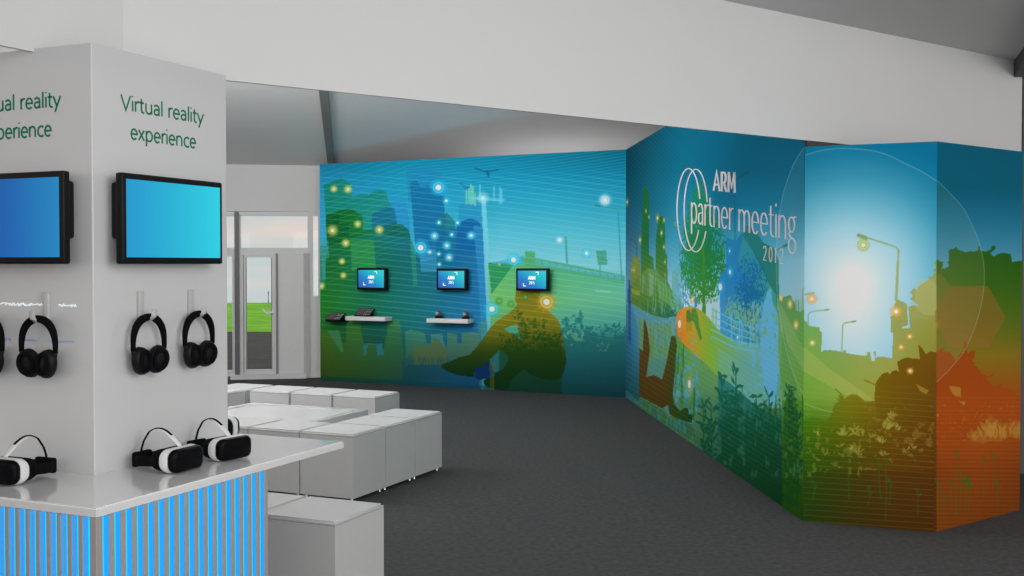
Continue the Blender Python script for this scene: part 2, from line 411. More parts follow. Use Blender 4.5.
# ------------------------------------------------------------------ printed walls
def s2l(c):
    c = np.clip(c, 0, 1)
    return np.where(c <= .04045, c/12.92, ((c+.055)/1.055)**2.4)
class Panel:
    """grid of points on an upright wall; colours are kept per point. Coordinates of the artwork
    are the traced photo columns/rows, turned into wall positions."""
    def __init__(s, a, b, z0, z1, ncol, nrow, th=.07):
        s.a, s.b, s.z0, s.z1, s.th = a.copy(), b.copy(), z0, z1, th
        s.a.z = s.b.z = 0
        pa = CX+F*a.x/a.y; pb = CX+F*b.x/b.y
        px = np.linspace(pa, pb, ncol); r = (px-CX)/F
        d = s.b-s.a
        t = (r*a.y-a.x)/(d.x-r*d.y)
        s.X = a.x+d.x*t; s.Y = a.y+d.y*t
        s.Z = np.linspace(z0, z1, nrow)
        s.px = px; zz = s.Z[:,None]-H; dep = s.Y[None,:]*CP-zz*SP; s.PX = CX+F*s.X[None,:]/dep
        s.PY = 288.0-F*(s.Y[None,:]*SP+zz*CP)/dep
        s.C = np.zeros((nrow, ncol, 3))
    def cols(s, x0, x1):
        i = np.searchsorted(s.px, x0-7); j = np.searchsorted(s.px, x1+7); return slice(max(i,0), max(j,0))
    def blend(s, sl, mask, col, alpha):
        if callable(col): c = col(s.PX[:,sl], s.PY[:,sl])
        else: c = np.array(col)/255.
        m = (mask*alpha)[...,None]
        s.C[:,sl] = s.C[:,sl]*(1-m)+c*m
    def poly(s, pts, col, alpha=1.0):
        xs = [p[0] for p in pts]; ys = [p[1] for p in pts]
        sl = s.cols(min(xs), max(xs))
        if sl.stop <= sl.start: return
        X = s.PX[:,sl]; Y = s.PY[:,sl]
        ins = np.zeros(X.shape, bool)
        n = len(pts)
        for i in range(n):
            x0, y0 = pts[i]; x1, y1 = pts[(i+1)%n]
            if y0 == y1: continue
            ins ^= ((y0 > Y) != (y1 > Y)) & (X < (x1-x0)*(Y-y0)/(y1-y0)+x0)
        s.blend(sl, ins.astype(float), col, alpha)
    def line(s, pts, w, col, alpha=1.0, soft=.5):
        xs = [p[0] for p in pts]; sl = s.cols(min(xs)-w-1, max(xs)+w+1)
        if sl.stop <= sl.start: return
        X = s.PX[:,sl]; Y = s.PY[:,sl]; D = np.full(X.shape, 1e9)
        for (x0,y0),(x1,y1) in zip(pts[:-1], pts[1:]):
            dx, dy = x1-x0, y1-y0; L = dx*dx+dy*dy+1e-9
            t = np.clip(((X-x0)*dx+(Y-y0)*dy)/L, 0, 1)
            D = np.minimum(D, np.hypot(X-x0-t*dx, Y-y0-t*dy))
        s.blend(sl, np.clip((w/2+soft-D)/(2*soft), 0, 1), col, alpha)
    def glow(s, x, y, r, col, ring=None, asp=1.0, core=.3, corecol=(250,252,250), a=1.0, rays=0):
        sl = s.cols(x-r*2.2, x+r*2.2)
        if sl.stop <= sl.start: return
        dx = (s.PX[:,sl]-x)/asp; dy = s.PY[:,sl]-y; d = np.hypot(dx, dy)/r
        s.blend(sl, np.clip(1.25-d, 0, 1)**.8*np.clip((1.25-d)*3,0,1), col, .8*a)
        if ring: s.blend(sl, np.clip(1-abs(d-.58)*r/.8, 0, 1), ring, .75*a)
        if rays:
            an = np.arctan2(dy, dx); s.blend(sl, np.clip(np.cos(an*rays)-.8,0,1)*5*np.clip(1.9-d,0,1)*.6, ring or col, .35*a)
        s.blend(sl, np.clip((core-d)*r/.9+.5, 0, 1), corecol, a)
    def leaf(s, x, y, L, ang, w, col, alpha=1.0, asp=1.0):
        ca, sa = math.cos(ang), math.sin(ang)
        pr = [(0,0),(.25,.7),(.55,1),(.8,.6),(1,0),(.8,-.5),(.55,-.8),(.25,-.55)]
        s.poly([(x+(ca*L*t-sa*w*k)*asp, y+(sa*L*t+ca*w*k)) for t, k in pr], col, alpha)
    def noisemask(s, x0, x1, fx, fy, seed, oct_=3):
        r = np.random.default_rng(seed); sl = s.cols(x0, x1); X = s.PX[:,sl]; Y = s.PY[:,sl]
        tot = np.zeros(X.shape); amp = 1
        for o in range(oct_):
            g = r.random((64, 64)); u = (X*fx*2**o) % 63; v = (Y*fy*2**o) % 63
            i = np.floor(u).astype(int) % 63; j = np.floor(v).astype(int) % 63; fu = u-np.floor(u); fv = v-np.floor(v)
            fu = fu*fu*(3-2*fu); fv = fv*fv*(3-2*fv)
            q = (g[j,i]*(1-fu)+g[j,i+1]*fu)*(1-fv)+(g[j+1,i]*(1-fu)+g[j+1,i+1]*fu)*fv
            tot += q*amp; amp *= .55
        return sl, tot/sum(.55**o for o in range(oct_))
    def build(s, name, parent, E=1.0, notch=None):
        nr, nc = s.C.shape[:2]
        co = np.zeros((nr, nc, 3)); co[:,:,0] = s.X[None,:]; co[:,:,1] = s.Y[None,:]; co[:,:,2] = s.Z[:,None]
        if notch: co[:,s.px >= notch[0],2] = np.minimum(co[:,s.px >= notch[0],2], notch[1])
        co = co.reshape(-1, 3)
        idx = np.arange(nr*nc).reshape(nr, nc)
        q = np.stack([idx[:-1,:-1], idx[:-1,1:], idx[1:,1:], idx[1:,:-1]], -1).reshape(-1, 4)
        if notch: q = q[~((co[q[:,0],2] >= notch[1]-1e-6) & (co[q[:,1],2] >= notch[1]-1e-6) & (co[q[:,2],0] > co[q[:,3],0]-9) & (co[q[:,2],2]-co[q[:,1],2] < 1e-6))]
        d = (s.b-s.a).normalized(); n = np.array([-d.y, d.x, 0])
        if n[0]*s.a.x+n[1]*s.a.y < 0: n = -n
        base = len(co); n = n*s.th
        crn = [idx[0,0], idx[0,-1], idx[-1,-1], idx[-1,0]]
        cf = co[crn]; cb = cf+n
        co = np.concatenate([co, cf, cb])
        ff = [[base+4,base+7,base+6,base+5]]
        for i in range(4):
            j = (i+1) % 4; ff.append([base+i, base+4+i, base+4+j, base+j])
        q = np.concatenate([q, np.array(ff)])
        me = bpy.data.meshes.new(name)
        me.vertices.add(len(co)); me.vertices.foreach_set('co', co.astype(np.float32).ravel())
        me.loops.add(q.size); me.loops.foreach_set('vertex_index', q.astype(np.int32).ravel())
        me.polygons.add(len(q)); me.polygons.foreach_set('loop_start', np.arange(0, q.size, 4, dtype=np.int32))
        mi = np.zeros(len(q), np.int32); mi[-5:] = 1
        me.materials.append(M_print); me.materials.append(M_edge)
        me.polygons.foreach_set('material_index', mi)
        me.update(calc_edges=True)
        rgba = np.ones((len(co), 4), np.float32)
        rgba[:base,:3] = np.clip(s2l(s.C)/E, 0, .92).reshape(-1, 3)
        at_ = me.color_attributes.new('print', 'FLOAT_COLOR', 'POINT'); at_.data.foreach_set('color', rgba.ravel())
        return link(name, me, parent)
def print_mat():
    m = bpy.data.materials.new('printed_graphic'); m.use_nodes = True
    nt = m.node_tree; b = nt.nodes['Principled BSDF']
    b.inputs['Roughness'].default_value = .7; b.inputs['Specular IOR Level'].default_value = .02
    a = nt.nodes.new('ShaderNodeAttribute'); a.attribute_name = 'print'
    nt.links.new(a.outputs['Color'], b.inputs['Base Color'])
    return m
M_print = print_mat()
def smooth(pts, k=6):
    out = []; n = len(pts)
    for i in range(n-1):
        p0 = pts[max(i-1,0)]; p1 = pts[i]; p2 = pts[i+1]; p3 = pts[min(i+2,n-1)]
        for j in range(k):
            t = j/k
            out.append(tuple(.5*(2*p1[a]+(p2[a]-p0[a])*t+(2*p0[a]-5*p1[a]+4*p2[a]-p3[a])*t*t+(3*p1[a]-p0[a]-3*p2[a]+p3[a])*t**3) for a in (0,1)))
    return out+[pts[-1]]
def ramp(keys):
    """colour by row: keys (value, rgb)"""
    ks = [k[0] for k in keys]; cs = np.array([k[1] for k in keys])/255.
    return lambda v: np.stack([np.interp(v, ks, cs[:,i]) for i in range(3)], -1)
def yr(*keys):
    f = ramp(keys); return lambda X, Y: f(Y)
def grid2(xk, rows):
    """bilinear colour table: rows = [(y, [rgb at xk...])...]"""
    ys = [r[0] for r in rows]
    tab = np.array([r[1] for r in rows], float)/255.
    def fn(X, Y):
        fx = np.interp(X, xk, np.arange(len(xk))); fy = np.interp(Y, ys, np.arange(len(ys)))
        i = np.clip(np.floor(fx).astype(int), 0, len(xk)-2); j = np.clip(np.floor(fy).astype(int), 0, len(ys)-2)
        u = (fx-i)[...,None]; v = (fy-j)[...,None]
        return (tab[j,i]*(1-u)+tab[j,i+1]*u)*(1-v)+(tab[j+1,i]*(1-u)+tab[j+1,i+1]*u)*v
    return fn
def Z(ox, oy, k, pts): return [(ox+x/k, oy+y/k) for x, y in pts]
RES = 1.6
exec_art = True
YEL = (190,200,60); CYA = (40,190,225); ORA = (225,150,40)
#ART_BEGIN
# ================= left mural
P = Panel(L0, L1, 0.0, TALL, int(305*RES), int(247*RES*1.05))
sky = grid2([320, 400, 500, 625], [
 (150, [(28,105,135),(20,125,155),(18,118,150),(14,100,125)]),
 (178, [(30,140,185),(25,145,185),(24,140,178),(20,130,165)]),
 (205, [(40,155,200),(35,155,195),(45,160,192),(45,160,190)]),
 (235, [(60,165,205),(45,160,200),(85,185,208),(85,185,205)]),
 (265, [(80,180,215),(60,170,205),(125,200,216),(125,200,212)]),
 (400, [(60,150,140),(60,150,160),(80,160,160),(70,150,150)])])
P.C[:] = sky(P.PX, P.PY)
land = grid2([320, 345, 375, 410, 450, 490], [
 (170, [(25,135,110),(25,130,105),(28,130,120),(28,118,140),(25,110,150),(30,120,170)]),
 (215, [(28,125,85),(25,120,85),(28,128,120),(30,115,145),(22,105,155),(30,120,175)]),
 (260, [(28,105,45),(28,112,60),(24,112,90),(25,105,115),(25,105,145),(32,112,175)]),
 (300, [(36,125,40),(34,122,62),(28,115,90),(28,115,115),(30,112,145),(35,115,180)]),
 (325, [(36,115,35),(32,108,58),(28,100,85),(28,112,112),(30,112,145),(35,115,170)]),
 (345, [(40,85,30),(35,85,45),(25,78,65),(30,90,90),(30,92,115),(30,92,140)]),
 (370, [(45,75,25),(40,75,35),(35,72,50),(25,72,80),(25,75,95),(28,75,120)]),
 (400, [(25,60,40),(25,62,45),(25,65,55),(15,58,72),(18,68,95),(15,60,110)])])
P.poly(Z(318,155,6.4,[(455,310),(520,285),(570,310),(585,440),(590,576),(450,576)]), (38,142,198))
P.poly(Z(410,150,6.4,[(-20,140),(20,110),(60,95),(120,108),(205,160),(215,250),(225,330),(-10,330)]), (28,128,180), .8)
P.poly(Z(318,155,6.4,[(38,190),(100,165),(150,145),(165,157),(205,183),(218,270),(270,252),(310,248),(325,258),(350,235),(380,222),(415,225),(440,240),(450,290),(470,320),(480,600),(60,600)]), grid2([320,400],[(175,[(20,128,115),(25,132,130)]),(250,[(30,140,100),(38,150,150)])]), .92)
P.poly(Z(318,155,6.4,[(345,380),(440,328),(490,345),(505,440),(515,700),(345,700)]), (26,110,142), .95)
P.poly(Z(410,150,6.4,[(0,215),(40,195),(75,240),(110,222),(210,300),(222,390),(230,576),(235,700),(40,700)]), (20,108,158), .9)
P.poly(Z(410,150,6.4,[(310,350),(350,335),(400,332),(460,338),(468,500),(470,700),(310,700)]), (38,142,190), .9)
P.poly(Z(410,150,6.4,[(170,435),(235,400),(290,460),(300,700),(165,700)]), (30,112,132), .85)
P.poly(Z(410,150,6.4,[(235,400),(290,460),(300,600),(225,600)]), (38,130,140), .5)
P.poly(Z(410,150,6.4,[(300,470),(370,440),(400,441),(440,460),(465,505),(476,720),(290,720)]), (20,98,158), .95)
# continuous lower land
top = [(318,262),(345,258),(357,255),(376,232),(395,225),(409,240),(421,262),(430,270),(437,262),(455,258),(470,256),(484,262),(490,300),(492,400),(318,400)]
P.poly(Z(318,155,6.4,[(50,385),(100,372),(130,358),(190,345),(225,350),(285,390),(287,480),(355,475),(370,480),(372,620),(60,620)]), grid2([320,380],[(208,[(18,98,40),(25,120,55)]),(250,[(22,105,45),(32,128,70)])]), .96)
P.poly(Z(318,155,6.4,[(50,385),(132,370),(135,440),(200,440),(205,700),(60,700)]), (14,88,42), .55)
P.poly(Z(318,155,6.4,[(360,490),(430,455),(490,438),(540,445),(582,480),(590,520),(605,640),(360,640)]), (22,102,92), .95)
P.poly([(328,246),(376,232),(411,240),(421,262),(470,250),(483,250),(492,400),(318,400),(318,246)], land)
P.poly([(320,246),(329,246),(326,258),(325,281),(322,290),(320,290)], (55,155,160), .55)
P.poly(Z(318,240,6.4,[(0,0),(65,0),(72,110),(45,125),(50,255),(30,255),(20,100),(0,100)]), (60,165,170), .5)
P.poly(Z(318,240,6.4,[(205,0),(355,0),(372,180),(250,180),(240,200),(218,200)]), (50,148,75), .75)
P.poly(Z(410,235,6.4,[(0,20),(35,85),(48,318),(22,328),(5,120)]), (45,150,110), .6)
P.poly(Z(410,235,6.4,[(60,90),(165,90),(172,235),(70,237)]), (55,145,190), .7)
P.poly(Z(410,235,6.4,[(160,-40),(420,-40),(425,120),(175,120)]), (22,100,160), .6)
P.poly(Z(410,235,6.4,[(405,-60),(470,-60),(505,700),(460,1100),(455,576),(430,200)]), (42,135,190), .8)
# pale mast
P.poly([(481,196),(485.5,196),(488.5,240),(493,330),(496,400),(488,400),(486,300),(483,235)], yr((200,(110,200,222)),(320,(105,190,200)),(350,(80,125,130)),(385,(60,80,60))), .85)
# sky right of the mast, hill
P.poly([(488,263),(521,263),(521,256),(536,258),(625,279),(626,400),(494,400)], grid2([488,510,560,625],[
 (263,[(105,185,115),(90,180,120),(80,175,130),(85,180,150)]),
 (300,[(115,190,105),(110,185,110),(105,185,130),(105,190,155)]),
 (325,[(100,165,90),(85,160,100),(80,165,140),(75,160,150)]),
 (345,[(45,110,90),(45,110,95),(40,105,100),(35,98,105)]),
 (365,[(28,82,85),(28,82,85),(26,78,84),(25,75,88)]),
 (400,[(18,60,62),(16,58,60),(18,60,62),(18,58,68)])]))
P.poly([(488.3,262.8),(515,262.8),(491.5,294)], (45,145,90), .95)
P.poly([(492,262.5),(514,258),(524,255),(524,264),(492,264)], (70,165,215), .7)
P.poly([(525,250.5),(535,251.5),(535,266),(525,266)], (80,168,110))
P.poly([(535,257.5),(625,275.5),(625,284),(535,267.5)], (82,172,128))
for i in range(12):
    x = 536+i*7.2; w = 5.6; y = 259.6+(x-536)*.2
    P.poly([(x,y),(x+w,y+w*.2),(x+w,y+w*.2+3.4),(x,y+3.4)], (85,175,205), .85)
P.poly([(596,250.8),(606,250),(607.5,264.5),(598,265)], (72,160,135), .95)
P.line([(600,264),(600,272)], 1, (72,160,135))
P.line([(565.8,237.5),(567,263)], 1.8, (65,155,140))
P.line([(596,205.3),(601,206),(618,209.8),(621.5,276)], 1.0, (55,145,150), .9)
P.line([(596,205.3),(600,206)], 2, (45,135,150), .9)
# antenna and birds
for x, y0, y1, c in [(466.5,191,204,(120,200,170)),(469,189,203,(120,205,175)),(471,185,204,(130,205,160)),(473,187,203,(130,210,180)),(475,194,205,(130,205,180)),(480,185,200,(110,195,200)),(494,187,200,(90,185,225)),(500,188,203,(90,185,230)),(501.5,190,203,(100,190,230))]:
    P.line([(x,y0),(x,y1)], 1.8, c, .75)
P.line([(473,198),(503,200)], 3, (105,195,215), .7)
P.line([(475,168),(481,170.5),(487,172),(492,171),(498,169.5)], 1.4, (18,85,125), .9); P.line([(487.5,171),(488.5,176)], 2.4, (18,85,125), .9)
P.line([(460,183.5),(463,185),(465,188),(469,187.5)], 1.1, (22,95,135), .9)
# lower skyline shapes
oc = grid2([320,380,440,490],[(312,[(60,135,45),(65,150,70),(75,150,110),(70,140,110)]),(335,[(75,110,35),(55,115,60),(55,105,75),(70,105,70)]),(385,[(50,72,25),(38,72,45),(28,70,80),(28,75,95)])])
P.poly(Z(318,310,6.4,[(0,140),(135,140),(150,190),(165,215),(180,205),(180,120),(185,70),(270,70),(275,140),(285,180),(300,285),(315,285),(318,215),(375,215),(380,285),(415,288),(430,200),(432,170),(440,165),(445,68),(522,66),(530,130),(545,250),(560,330),(538,330),(540,450),(20,420),(0,430)]), oc, .8)
P.poly(Z(318,310,6.4,[(60,130),(135,130),(165,270),(148,270)]), (60,140,120), .5)
P.poly(Z(318,310,6.4,[(290,215),(415,215),(418,290),(380,290),(375,222),(320,222),(310,290),(295,290)]), (50,125,140), .7)
P.poly(Z(410,310,6.4,[(-30,140),(0,125),(70,140),(95,150),(105,215),(135,215),(135,155),(205,150),(215,200),(235,245),(240,145),(300,155),(303,215),(330,215),(330,150),(420,140),(437,160),(440,350),(-30,350)]), grid2([400,480],[(330,[(60,135,110),(95,140,95)]),(362,[(50,90,75),(70,95,70)])]), .75)
P.poly(Z(410,310,6.4,[(20,235),(140,230),(145,180),(185,185),(200,240),(240,245),(240,350),(20,350)]), (92,98,50), .55)
P.poly(Z(410,310,6.4,[(135,155),(205,150),(220,240),(190,190),(150,180),(140,215)]), (55,130,140), .6)
P.poly([(478,325),(480,322),(487,320.5),(489,400),(480,400)], (95,150,80), .35)
for i in range(150):
    x = rng.uniform(404, 480); L = rng.uniform(3, 9); a = rng.uniform(-.5,.5)
    P.line([(x, 365+rng.uniform(-2,2)),(x+L*math.sin(a), 365-L)], .7, (28,78,85), .4, .4)
for i in range(160):
    x = rng.uniform(560, 626); L = rng.uniform(3, 10); a = rng.uniform(-.6,.6)
    P.line([(x, 376+rng.uniform(-2,2)),(x+L*math.sin(a), 376-L)], .8, (18,62,64), .5, .4)
# bottom darker strip
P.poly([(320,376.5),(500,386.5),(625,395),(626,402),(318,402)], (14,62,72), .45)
def mass(P, x0, x1, ytop, yfull, col, fx, fy, seed, alpha=.9, wob=6):
    sl, m = P.noisemask(x0, x1, fx, fy, seed, 3)
    if sl.stop <= sl.start: return
    X = P.PX[:,sl]; Y = P.PY[:,sl]
    yt = ytop+wob*np.sin(X*.19+seed)+wob*.5*np.sin(X*.47+2*seed)
    k = np.clip((m-.5+(Y-yt)/(yfull-ytop)*.5-.22)*12, 0, 1)*np.clip((X-x0)/2,0,1)*np.clip((x1-X)/2,0,1)
    P.blend(sl, k, col, alpha)
mass(P, 556, 630, 328, 346, yr((320,(40,122,115)),(345,(36,104,104)),(372,(26,82,88)),(395,(18,60,66))), .55, .5, 81, .85, 4)
# seated person silhouette
per = [(516,288),(540,288),(539.6,303),(549,311.4),(558,319.5),(563,331.7),(565,346),(566.5,362),(563,374.4),(559,379),(554,380.8),(540.6,378.5),(531,374.5),(523.4,369),(515,376.5),(509.5,382),(508.5,388),(505,390.5),(497,389.6),(488,387.5),(483.5,383.5),(484,380),(488,378),(493,377),(496,372.5),(503,369),(508.5,360),(508,356),(500,349),(489.7,360),(482,367),(475,368.5),(474,377),(467,376.5),(457,375),(448,371.5),(442,368),(441.5,364.5),(449,362),(460,357),(469,355),(474,350),(479,344),(485,335),(491,327),(497,321),(504,316),(509,313),(513,309),(517,305),(515,300)]
P.poly(per, yr((290,(128,118,28)),(318,(128,118,25)),(335,(95,98,20)),(352,(45,65,18)),(370,(20,50,20)),(392,(14,42,22))), .97)
P.poly([(504,328.7),(511,326),(517,324.6),(519,332),(521.5,341)], (75,158,128))
P.poly([(500,349),(508,356),(508.5,360),(503,369),(496,372),(492,370),(490,360)], (38,100,100))
P.poly([(482,367),(489.7,360),(493,370),(493,377),(480,380),(475,378),(475,368.5)], (16,46,88), 1.0)
P.poly([(489.5,362),(493.5,362),(495,400),(490,400)], (90,95,40), .45)
# bushes
def bush(P, x0, x1, ytop, ybot, n, col, lmin, lmax, seed, asp=1.0, alpha=1.0, spread=.9):
    r = random.Random(seed)
    for i in range(n):
        x = r.uniform(x0, x1); y = r.uniform(ytop, ybot); a = -math.pi/2+r.uniform(-spread, spread)*1.4
        L = r.uniform(lmin, lmax); P.leaf(x, y, L, a, L*r.uniform(.16,.28), col, alpha, asp)
cb = yr((315,(40,125,120)),(340,(36,105,105)),(360,(28,88,90)))
for (x0,x1,yt,yb,n,sd) in [(562,575,322,336,26,1),(575,596,330,342,40,2),(596,625,328,342,40,3),(565,625,338,350,80,4),(568,582,318,326,9,5)]:
    bush(P, x0, x1, yt, yb, n, cb, 3.5, 9, sd, alpha=.85)
cd = yr((305,(62,92,25)),(340,(28,68,22)),(360,(20,55,22)))
for (x0,x1,yt,yb,n,sd) in [(511,520,312,322,10,6),(522,545,322,342,50,7),(500,560,336,350,80,8)]:
    bush(P, x0, x1, yt, yb, n, cd, 3, 8, sd, alpha=.55)
mass(P, 498, 563, 330, 348, yr((320,(70,85,22)),(350,(28,62,20)),(390,(18,46,20))), .5, .45, 82, .55, 4)
bush(P, 500, 560, 338, 350, 26, (110,105,25), 2, 5, 9, alpha=.4)
bush(P, 565, 585, 332, 346, 14, (90,160,130), 3, 8, 10, alpha=.8)
bush(P, 598, 616, 345, 351, 9, (80,130,100), 2, 5, 11, alpha=.7)
P.line([(596,291),(610,292)], 1.2, (150,215,215), .7)
# line families
X, Y = P.PX, P.PY
def hatch(P, f, period, w, col, alpha, mask=None):
    q = f/period; d = abs(q-np.round(q))*period
    m = np.clip((w/2+.45-d)/.9, 0, 1)*alpha
    if mask is not None: m = m*mask
    c = np.array(col)/255.; P.C[:] = P.C*(1-m[...,None])+c*m[...,None]
sl_ = .085+.055*np.clip((X-320)/305, 0, 1)*1.0
hatch(P, Y-.085*(X-320)-.00009*(X-320)**2, 5.9, .45, (165,235,222), .33, np.clip((348-Y)/25,0,1)*np.clip((Y-168)/10,0,1))
hatch(P, Y+.33*(X-320), 5.0, .45, (70,210,180), .36, np.clip((300-(X-320)*.5-Y)/20,0,1)*np.clip((430-X)/30,0,1))
hatch(P, Y+.12*(X-400)+.0002*(X-500)**2, 3.0, .5, (70,200,220), .36, np.clip((205-Y)/20,0,1)*np.clip((X-380)/40,0,1))
# lights in the print
for x, y, r in [(333.9,189,4),(348,189.3,4.6),(332.5,230.4,6),(357.7,224,4.2),(379.4,229.8,4.9),(345.7,243,4.7),(342,261.4,3.6),(343.3,275.4,3.6),(321.5,286,4)]:
    P.glow(x, y, r, YEL, (215,220,110), core=.33)
for x, y, r in [(438.4,187.5,8.5),(446.3,200.8,4),(439,222.5,3.6),(457.7,222.8,3.6),(434.5,236,5),(451.8,234.6,3.6),(471.2,235.4,5),(420.6,247.7,8.5),(446.8,245.6,5),(438.7,254,3.2),(449,257.4,5),(439.2,264.3,3.4),(492,309,8.5),(513.6,260,7.6),(586.6,253.2,5)]:
    P.glow(x, y, r, CYA, (120,225,240) if r > 4.5 else None, core=.33, a=.95)
P.glow(605, 200, 6.5, (190,225,235), (225,240,245), core=.35); P.glow(559.6, 240, 3.6, (190,225,230), core=.45)
P.glow(483, 198, 6, (175,225,235), core=.2, corecol=(215,240,245), a=.8); P.glow(429.8, 252, 2.8, (175,220,235), core=.3, a=.8)
P.glow(546.6, 302, 9.5, ORA, (250,225,90), core=.32, rays=10)
for x, y in [(499,301),(511,304),(525.5,297)]: P.glow(x, y, 4.5, (70,150,50), (60,140,70), core=.25, corecol=(170,180,60), a=.8)
P.glow(499.5,264.5,2,(170,210,70),core=.3,corecol=(200,220,110),a=.7)
PL = P
# ================= side panel of the faceted wall
P = Panel(W0, W1, 0.0, TALL, int(180*RES*1.3), int(330*RES), .012)
P.C[:] = grid2([625,650,680,720,760,804], [
 (125,[(8,58,72),(10,64,82),(5,80,105),(5,82,108),(6,84,110),(6,86,112)]),
 (170,[(10,60,76),(12,78,98),(8,88,112),(8,86,112),(10,88,115),(14,92,118)]),
 (205,[(22,75,92),(20,90,112),(28,110,135),(20,102,130),(22,108,138),(38,112,138)]),
 (235,[(45,90,112),(42,108,132),(48,130,155),(50,135,160),(55,140,168),(75,150,172)]),
 (262,[(72,115,138),(80,140,165),(80,155,180),(75,160,185),(90,168,192),(130,180,198)]),
 (295,[(100,140,165),(120,165,190),(160,190,208),(150,200,220),(125,185,205),(150,185,198)]),
 (330,[(95,145,150),(95,150,150),(150,185,200),(120,180,200),(110,175,170),(110,165,110)]),
 (420,[(30,75,90),(70,120,90),(70,125,90),(40,100,80),(50,100,60),(60,115,40)]),
 (530,[(20,60,60),(30,70,50),(25,60,40),(15,50,45),(18,50,35),(35,62,15)])])(P.PX, P.PY)
gr = lambda *k: grid2([625,680,740,804], list(k))
green = yr((185,(22,88,40)),(240,(32,95,45)),(290,(90,125,50)),(320,(85,130,60)))
P.poly([(643,190),(643.8,186.5),(644.6,185),(646.5,188),(649,193),(649.3,255),(650,256),(653,256.5),(654,268),(655.5,290),(656,320),(640,320),(641,250),(642,214)], green)
P.poly([(656,240),(657.5,225),(658,219),(660,217),(665,216),(665.3,252),(667,255),(668.5,300),(669,320),(655,320)], green)
P.poly([(631,262),(633,261),(633,256),(638.5,256.5),(640,262),(642,310),(631,310)], (112,128,55))
P.line([(630.5,240),(632.5,239),(635,241),(636.5,245),(637,257)], .8, (40,85,80), .9)
P.poly([(627.5,290),(630,284),(631,300),(631,340),(628,340)], (30,85,140), .9)
P.poly([(625,300),(632,303),(640,308),(655,316),(668,318),(682,315),(682,305),(672,290),(668,282),(655,270),(648,268),(640,275),(631,285),(631,300)], grid2([628,650,680],[(270,[(110,125,50),(95,130,60),(70,125,80)]),(300,[(90,115,40),(75,120,50),(60,120,70)]),(318,[(40,95,65),(35,95,65),(30,100,95)])]))
P.poly([(631,288),(640,291),(640,296),(632,294)], (150,150,60), .6)
P.poly([(650,272),(653,276),(652,296),(649,296)], (125,160,130), .7)
P.poly([(656,276),(662,281),(680,300),(684,305),(684,318),(676,311),(660,298)], (95,145,75), .8)
P.poly([(672,272),(677,268),(680,300),(684,318),(680,318),(672,290)], (70,140,160), .6)
P.poly([(631,303),(640,309),(655,316.5),(668,319),(677,316),(680,330),(676,342),(640,342),(631,330)], (80,138,165), .9)
P.poly([(625,305),(632,305),(639,330),(640,402),(625,390)], grid2([625,640],[(305,[(80,120,140),(70,130,165)]),(345,[(45,100,130),(60,125,160)]),(400,[(20,70,75),(25,80,80)])]))
P.poly([(628.5,280),(630.5,280),(631,345),(628,340)], (25,75,135), .8)
# mottled upright streaks
def streaks(P, x0, x1, y0, y1, fx, fy, seed, thr, col, alpha):
    sl, m = P.noisemask(x0, x1, fx, fy, seed, 3)
    if sl.stop <= sl.start: return
    X = P.PX[:,sl]; Y = P.PY[:,sl]
    k = np.clip((m-thr)*12, 0, 1)*(X>=x0)*(X<=x1)*np.clip((Y-y0)/6+.0,0,1)*np.clip((y1-Y)/6,0,1)
    P.blend(sl, k, col, alpha)
P.poly([(639,318),(678,330),(678,420),(662,409),(639,396)], grid2([639,678],[(320,[(95,140,115),(95,150,140)]),(400,[(85,130,100),(70,125,120)])]), .9)
streaks(P, 639, 678, 318, 415, .9, .12, 21, .47, (95,135,60), .75)
streaks(P, 655, 684, 330, 420, 1.0, .14, 22, .52, (75,145,165), .7)
streaks(P, 640, 682, 268, 318, .9, .10, 23, .56, (110,155,120), .6)
P.poly([(677,335),(683,342),(700,357),(712,370),(719,378),(719,420),(700,420),(680,420),(676,380)], grid2([676,719],[(340,[(90,140,60),(110,165,75)]),(385,[(85,145,90),(95,145,90)]),(430,[(60,110,60),(45,100,70)])]), .97)
streaks(P, 676, 700, 350, 430, .35, .25, 24, .50, (80,150,190), .8)
streaks(P, 674, 684, 300, 420, .6, .05, 25, .50, (40,105,60), .7)
# lower left ground streaks
P.poly([(639,397),(662,410),(669,416),(692,424),(705,455),(690,450),(639,410)], (50,95,60), .9)
streaks(P, 639, 712, 395, 470, .55, .10, 26, .50, (55,120,130), .75)
streaks(P, 639, 712, 395, 470, .5, .12, 27, .56, (75,110,35), .7)
# crouching person
P.poly([(639,348),(643,351),(644,318.5),(645.5,321),(648,332),(650,350),(646.3,377),(654,375),(662,379.5),(667,360),(671,337),(673,335.2),(675.5,336),(677,345),(675,370),(673,395),(674,404),(680,411),(684,408),(688,408),(689,414),(693,415),(692,423),(684,421),(676,418),(669.5,414),(668,405),(662,408.5),(654,404),(650,402),(639,396)], grid2([639,665,676,692],[(318,[(84,62,24),(82,62,22),(56,80,20),(46,80,25)]),(390,[(76,56,18),(76,56,18),(52,66,20),(32,74,25)]),(425,[(72,54,18),(66,56,18),(36,66,22),(25,62,22)])]))
P.poly([(649,360),(667,360),(662,379.5),(654,375),(646.3,377)], (80,130,115), .95)
P.line([(694.5,388),(693.5,420)], 1.3, (35,88,35), .9)
